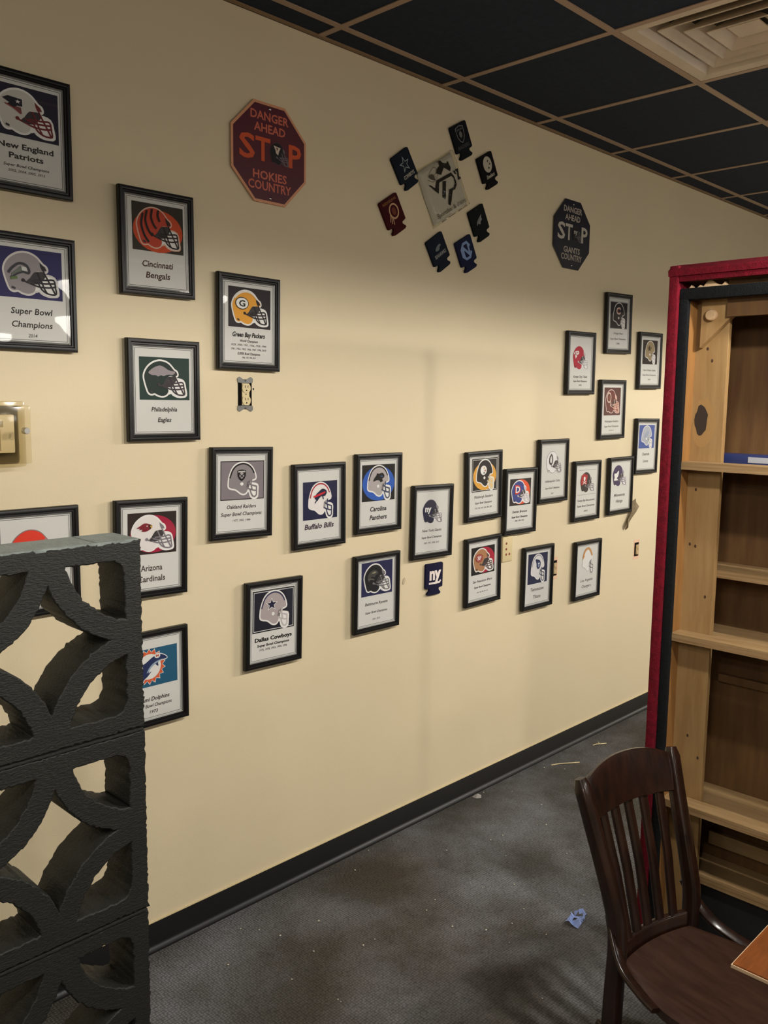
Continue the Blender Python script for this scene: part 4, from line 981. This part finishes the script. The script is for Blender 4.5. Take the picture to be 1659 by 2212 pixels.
spot(-1.165, 1.655, .034, .070, M_KNOT_SHADE, 'knot_shade', 2.4599); spot(-1.156, 1.664, .019, .042, M_KH, 'knot', 2.4596)  # the larger oval paints the soft shading around the knot
for y, z in ((-1.163, 1.866), (-1.178, 1.832), (-1.152, 1.462), (-1.143, 1.300), (-1.160, 1.296), (-1.198, 1.150), (-1.205, .66), (-1.17, .72)): spot(y, z, .0035, .005, M_KNOT)

# slim dark blue binder lying flat behind the top shelf
bl = thing('blue_binder', 'slim dark blue binder lying flat behind the top cabinet shelf', 'binder', (2.55, -1.45, 1.5402))
MB().box((-.045, -.25, 0), (.040, .32, .027), .003).build('cover', plain('dark blue cloth', (32, 44, 92), .5), bl, smooth=40)
MB().box((-.0465, .04, .006), (-.0448, .17, .022)).build('spine_label', plain('grey label', (150, 152, 160), .8), bl)

# ================================================================== chair
ch = thing('dining_chair', 'dark walnut slat-back wooden chair in the right foreground', 'chair', (1.963, -1.34, 0), (0, 0, math.radians(-10)))
ch.scale = (.936, .936, .936); DZ = -.080
def rect(w_, d_): return lambda i_, t: [(-w_/2, -d_/2), (w_/2, -d_/2), (w_/2, d_/2), (-w_/2, d_/2)]
def rrect(w_, d_, r=.006):
    pts = []
    for cx_, cz_, a0 in ((w_/2-r, d_/2-r, 0), (-w_/2+r, d_/2-r, 90), (-w_/2+r, -d_/2+r, 180), (w_/2-r, -d_/2+r, 270)):
        for k in range(3):
            a = math.radians(a0+45*k); pts.append((cx_+r*math.cos(a), cz_+r*math.sin(a)))
    return lambda i_, t: pts
HT = .852
for s_ in (-1, 1):
    # rear leg and back post in one sweep, the top end cut to a blunt point
    path = smooth_open([(s_*.154, .016), (s_*.156, .004), (s_*.157, .0), (s_*.162, .022), (s_*.176, .075), (s_*.190, .118)], 4)
    zs = smooth_open([(0, 0), (0, .30), (0, .46), (0, .56), (0, .72), (0, HT)], 4)
    pz = [(x, y, z[1]) for (x, y), z in zip(path, zs)]
    def sec(i_, t, n=len(pz)):
        wx, wy = .037, .046*(1-.25*t)
        if i_ == n-1: wx, wy = .026, .024
        return rrect(wx, wy, .007)(0, 0)
    MB().sweep(pz, sec, ups=(0, 1, 0)).build('back_post', M_CHAIR, ch, smooth=50)
    MB().sweep([(s_*.185, -.375, 0), (s_*.176, -.368, .43+DZ)], rrect(.036, .036), ups=(0, 1, 0)).build('front_leg', M_CHAIR, ch, smooth=50)
    # bent hip brace from post to seat side
    br = smooth_open([(s_*.156, .028), (s_*.166, .006), (s_*.188, -.045), (s_*.201, -.115), (s_*.210, -.165)], 4)
    bz = smooth_open([(0, .585+DZ), (0, .545+DZ), (0, .487+DZ), (0, .462+DZ), (0, .455+DZ)], 4)
    MB().sweep([(x, y, z[1]) for (x, y), z in zip(br, bz)], rrect(.013, .030, .004), ups=(s_, 0, .25)).build('hip_brace', M_CHAIR, ch, smooth=50)
    MB().sweep([(s_*.163, .045, .19), (s_*.181, -.370, .19)], rrect(.018, .026)).build('side_stretcher', M_CHAIR, ch, smooth=50)
MB().sweep([(-.18, -.370, .24), (.18, -.370, .24)], rrect(.018, .026)).build('front_stretcher', M_CHAIR, ch, smooth=50)
# crest rail: bowed, arched top
b = MB(); cols = []
nC = 20
for q in range(nC+1):
    u = q/nC*2-1; x = u*.180
    bow = .028*(1-u*u); yt = .112+bow; yb = .083+bow
    zt = .838+.038*max(0, 1-abs(u)**2.4)-(.004 if abs(u) > .99 else 0); zb = .742-.004+.014*(1-u*u)*.5
    th = .012
    ring = [(yb-th, zb+.006), (yb-th*.4, zb), (yb+th, zb+.003), (yt+th, zt-.012), (yt+th*.4, zt-.002), (yt-th*.4, zt), (yt-th*1.1, zt-.014)]
    cols.append([b.bm.verts.new((x, y, z)) for y, z in ring])
for q in range(nC):
    for k in range(7): b.bm.faces.new((cols[q][k], cols[q][(k+1) % 7], cols[q+1][(k+1) % 7], cols[q+1][k]))
b.bm.faces.new(cols[0][::-1]); b.bm.faces.new(cols[-1])
b.build('crest_rail', M_CHAIR, ch, smooth=50)
# bowed lower rail just over the seat
b = MB(); cols = []
for q in range(nC+1):
    u = q/nC*2-1; x = u*.150; y = .002+.022*(1-u*u)
    cols.append([b.bm.verts.new((x, y+dy, z)) for dy, z in ((-.011, .468+DZ-.012), (.011, .468+DZ-.012), (.012, .514+DZ-.012), (.008, .518+DZ-.012), (-.007, .518+DZ-.012), (-.011, .514+DZ-.012))])
for q in range(nC):
    for k in range(6): b.bm.faces.new((cols[q][k], cols[q][(k+1) % 6], cols[q+1][(k+1) % 6], cols[q+1][k]))
b.bm.faces.new(cols[0][::-1]); b.bm.faces.new(cols[-1])
b.build('lower_rail', M_CHAIR, ch, smooth=50)
for q in range(5):
    u = (q-2)/2*.68
    p0 = Vector((u*.141, .002+.022*(1-u*u), .514+DZ-.012)); p1 = Vector((u*.176, .085+.028*(1-u*u), .752))
    pm = (p0+p1)/2+Vector((0, -.006, 0))
    MB().sweep([p0, p0.lerp(pm, .6), pm, p1.lerp(pm, .6), p1], rrect(.029, .012, .003), ups=(0, 1, 0)).build('back_slat', M_CHAIR, ch, smooth=50)
# saddle seat
b = MB(); nu, nv = 22, 20; top = []; bot = []
for j in range(nv+1):
    v = j/nv; rt_, rb_ = [], []
    for q in range(nu+1):
        u = q/nu*2-1
        hw = .150+.056*min(1, v/.42)**.8
        if v > .85: hw -= .03*((v-.85)/.15)**2
        y = .002+.022*(1-u*u)*(1-v)+(-.425-.010*(1-u*u))*v-.018*(1-v)
        x = u*hw
        e = max(abs(u), 0); dip = .010*(1-u*u)*math.sin(PI*min(1, v*1.05))*.9-.004*(1-abs(u))**3*(v > .5)
        edge = .010*max(0, (abs(u)-.9)/.1)**2+.008*max(0, (v-.93)/.07)**2
        rt_.append(b.bm.verts.new((x, y, DZ+.470-dip-edge))); rb_.append(b.bm.verts.new((x*.985, y, .434+DZ)))
    top.append(rt_); bot.append(rb_)
for j in range(nv):
    for q in range(nu):
        b.bm.faces.new((top[j][q], top[j][q+1], top[j+1][q+1], top[j+1][q])); b.bm.faces.new((bot[j][q], bot[j+1][q], bot[j+1][q+1], bot[j][q+1]))
def side(a, c, d, e): b.bm.faces.new((a, c, d, e))
for j in range(nv): side(top[j][0], top[j+1][0], bot[j+1][0], bot[j][0]); side(top[j+1][nu], top[j][nu], bot[j][nu], bot[j+1][nu])
for q in range(nu): side(top[0][q+1], top[0][q], bot[0][q], bot[0][q+1]); side(top[nv][q], top[nv][q+1], bot[nv][q+1], bot[nv][q])
b.build('seat', M_SEAT, ch, smooth=50)

# ================================================================== table
tb = thing('dining_table', 'honey oak table with pale edge at bottom right corner', 'table', (1.822, -2.102, 0))
MB().box((-.399, -.361, .749), (.399, .361, .7595), .0015).build('table_top', M_TABLE, tb, smooth=40)
MB().box((-.401, -.363, .7515), (-.399, .363, .757)).box((.399, -.363, .7515), (.401, .363, .757)).box((-.399, .361, .7515), (.399, .363, .757)).box((-.399, -.363, .7515), (.399, -.361, .757)).build('edge_band', M_TEDGE, tb)
MB().box((-.340, -.300, .722), (.340, .300, .749)).build('apron', M_IRON, tb)
MB().lathe([(.036, .03), (.036, .715)], 16).build('pedestal', M_IRON, tb, smooth=40)
MB().lathe([(.14, .712), (.14, .722)], 20).build('mounting_plate', M_IRON, tb)
for a in (0, 1, 2, 3):
    d_ = Vector((math.cos(a*PI/2+PI/4), math.sin(a*PI/2+PI/4), 0))
    MB().sweep([d_*.03+Vector((0, 0, .05)), d_*.2+Vector((0, 0, .035)), d_*.32+Vector((0, 0, .018))], rrect(.045, .034), ).build('base_foot', M_IRON, tb, smooth=50)

# ================================================================== litter on the carpet
def straw(x0, y0, x1, y1, label, kink=0):
    t = MB().tube([(x0, y0, .003), ((x0*2+x1)/3, (y0*2+y1)/3+.004, .0045), ((x0+2*x1)/3, (y0+2*y1)/3-.003, .005), (x1, y1, .003)], .0024, 6)
    if kink: t.tube([((x0+x1)/2, (y0+y1)/2, .004), ((x0+x1)/2+.008, (y0+y1)/2+.014, .010)], .0015, 5)
    tag(t.build('straw', M_STRAW), label, 'straw', 'pale straws on the carpet')
straw(3.415, -.082, 3.540, -.158, 'longer pale straw lying on the dark carpet by the wall')
straw(3.773, -.091, 3.845, -.125, 'shorter kinked pale straw on the carpet nearest the cabinet', 1)
b = MB(); rs = random.Random(9); g = []
for j in range(5):
    g.append([b.bm.verts.new((2.368+q*.0115+rs.uniform(-.004, .004), -.880+j*.011+q*.002+rs.uniform(-.004, .004), .003+rs.uniform(0, .020))) for q in range(9)])
for j in range(4):
    for q in range(8):
        if rs.random() < .12: continue
        b.bm.faces.new((g[j][q], g[j][q+1], g[j+1][q+1], g[j+1][q]))
tag(b.build('crumpled_tissue', M_BLUEP), 'crumpled scrap of pale blue paper on the carpet beside the chair', 'paper scrap')
spec = [(2.152, -.671), (1.583, -.578), (1.627, -.154), (1.545, -.417), (1.859, -.452), (2.165, -.44), (2.557, -.785), (2.272, -.823), (2.152, -.764), (2.512, -.761), (2.897, -.044), (3.40, -.05), (3.05, -.12), (2.7, -.33), (2.45, -.25), (2.9, -.40)]
rs = random.Random(21)
spec += [(rs.uniform(1.3, 3.6), rs.uniform(-1.1, -.03)) for _ in range(46)]
b = MB()
for x, y in spec:
    s_ = rs.uniform(.0018, .0042); a = rs.random()*3
    vs = [b.bm.verts.new((x+s_*rs.uniform(.7, 1.2)*math.cos(a+PI/2.5*q), y+s_*rs.uniform(.7, 1.2)*math.sin(a+PI/2.5*q), .0025)) for q in range(5)]
    tp = b.bm.verts.new((x, y, .0025+s_*.9))
    for q in range(5): b.bm.faces.new((vs[q], vs[(q+1) % 5], tp))
o = tag(b.build('floor_crumbs', plain('pale crumbs', (190, 182, 166), .8)), 'scattered pale crumbs and lint on the dark carpet', 'crumbs'); o['kind'] = 'stuff'
b = MB(); g = [(2.88, -.030), (2.91, -.022), (2.925, -.045), (2.90, -.065), (2.882, -.052)]
vs = [b.bm.verts.new((x, y, .002)) for x, y in g]; tp = b.bm.verts.new((2.902, -.042, .014))
for q in range(5): b.bm.faces.new((vs[q], vs[(q+1) % 5], tp))
tag(b.build('plaster_chip', plain('grey chip', (150, 146, 140), .8)), 'small grey plaster chip at the foot of the baseboard', 'chip')
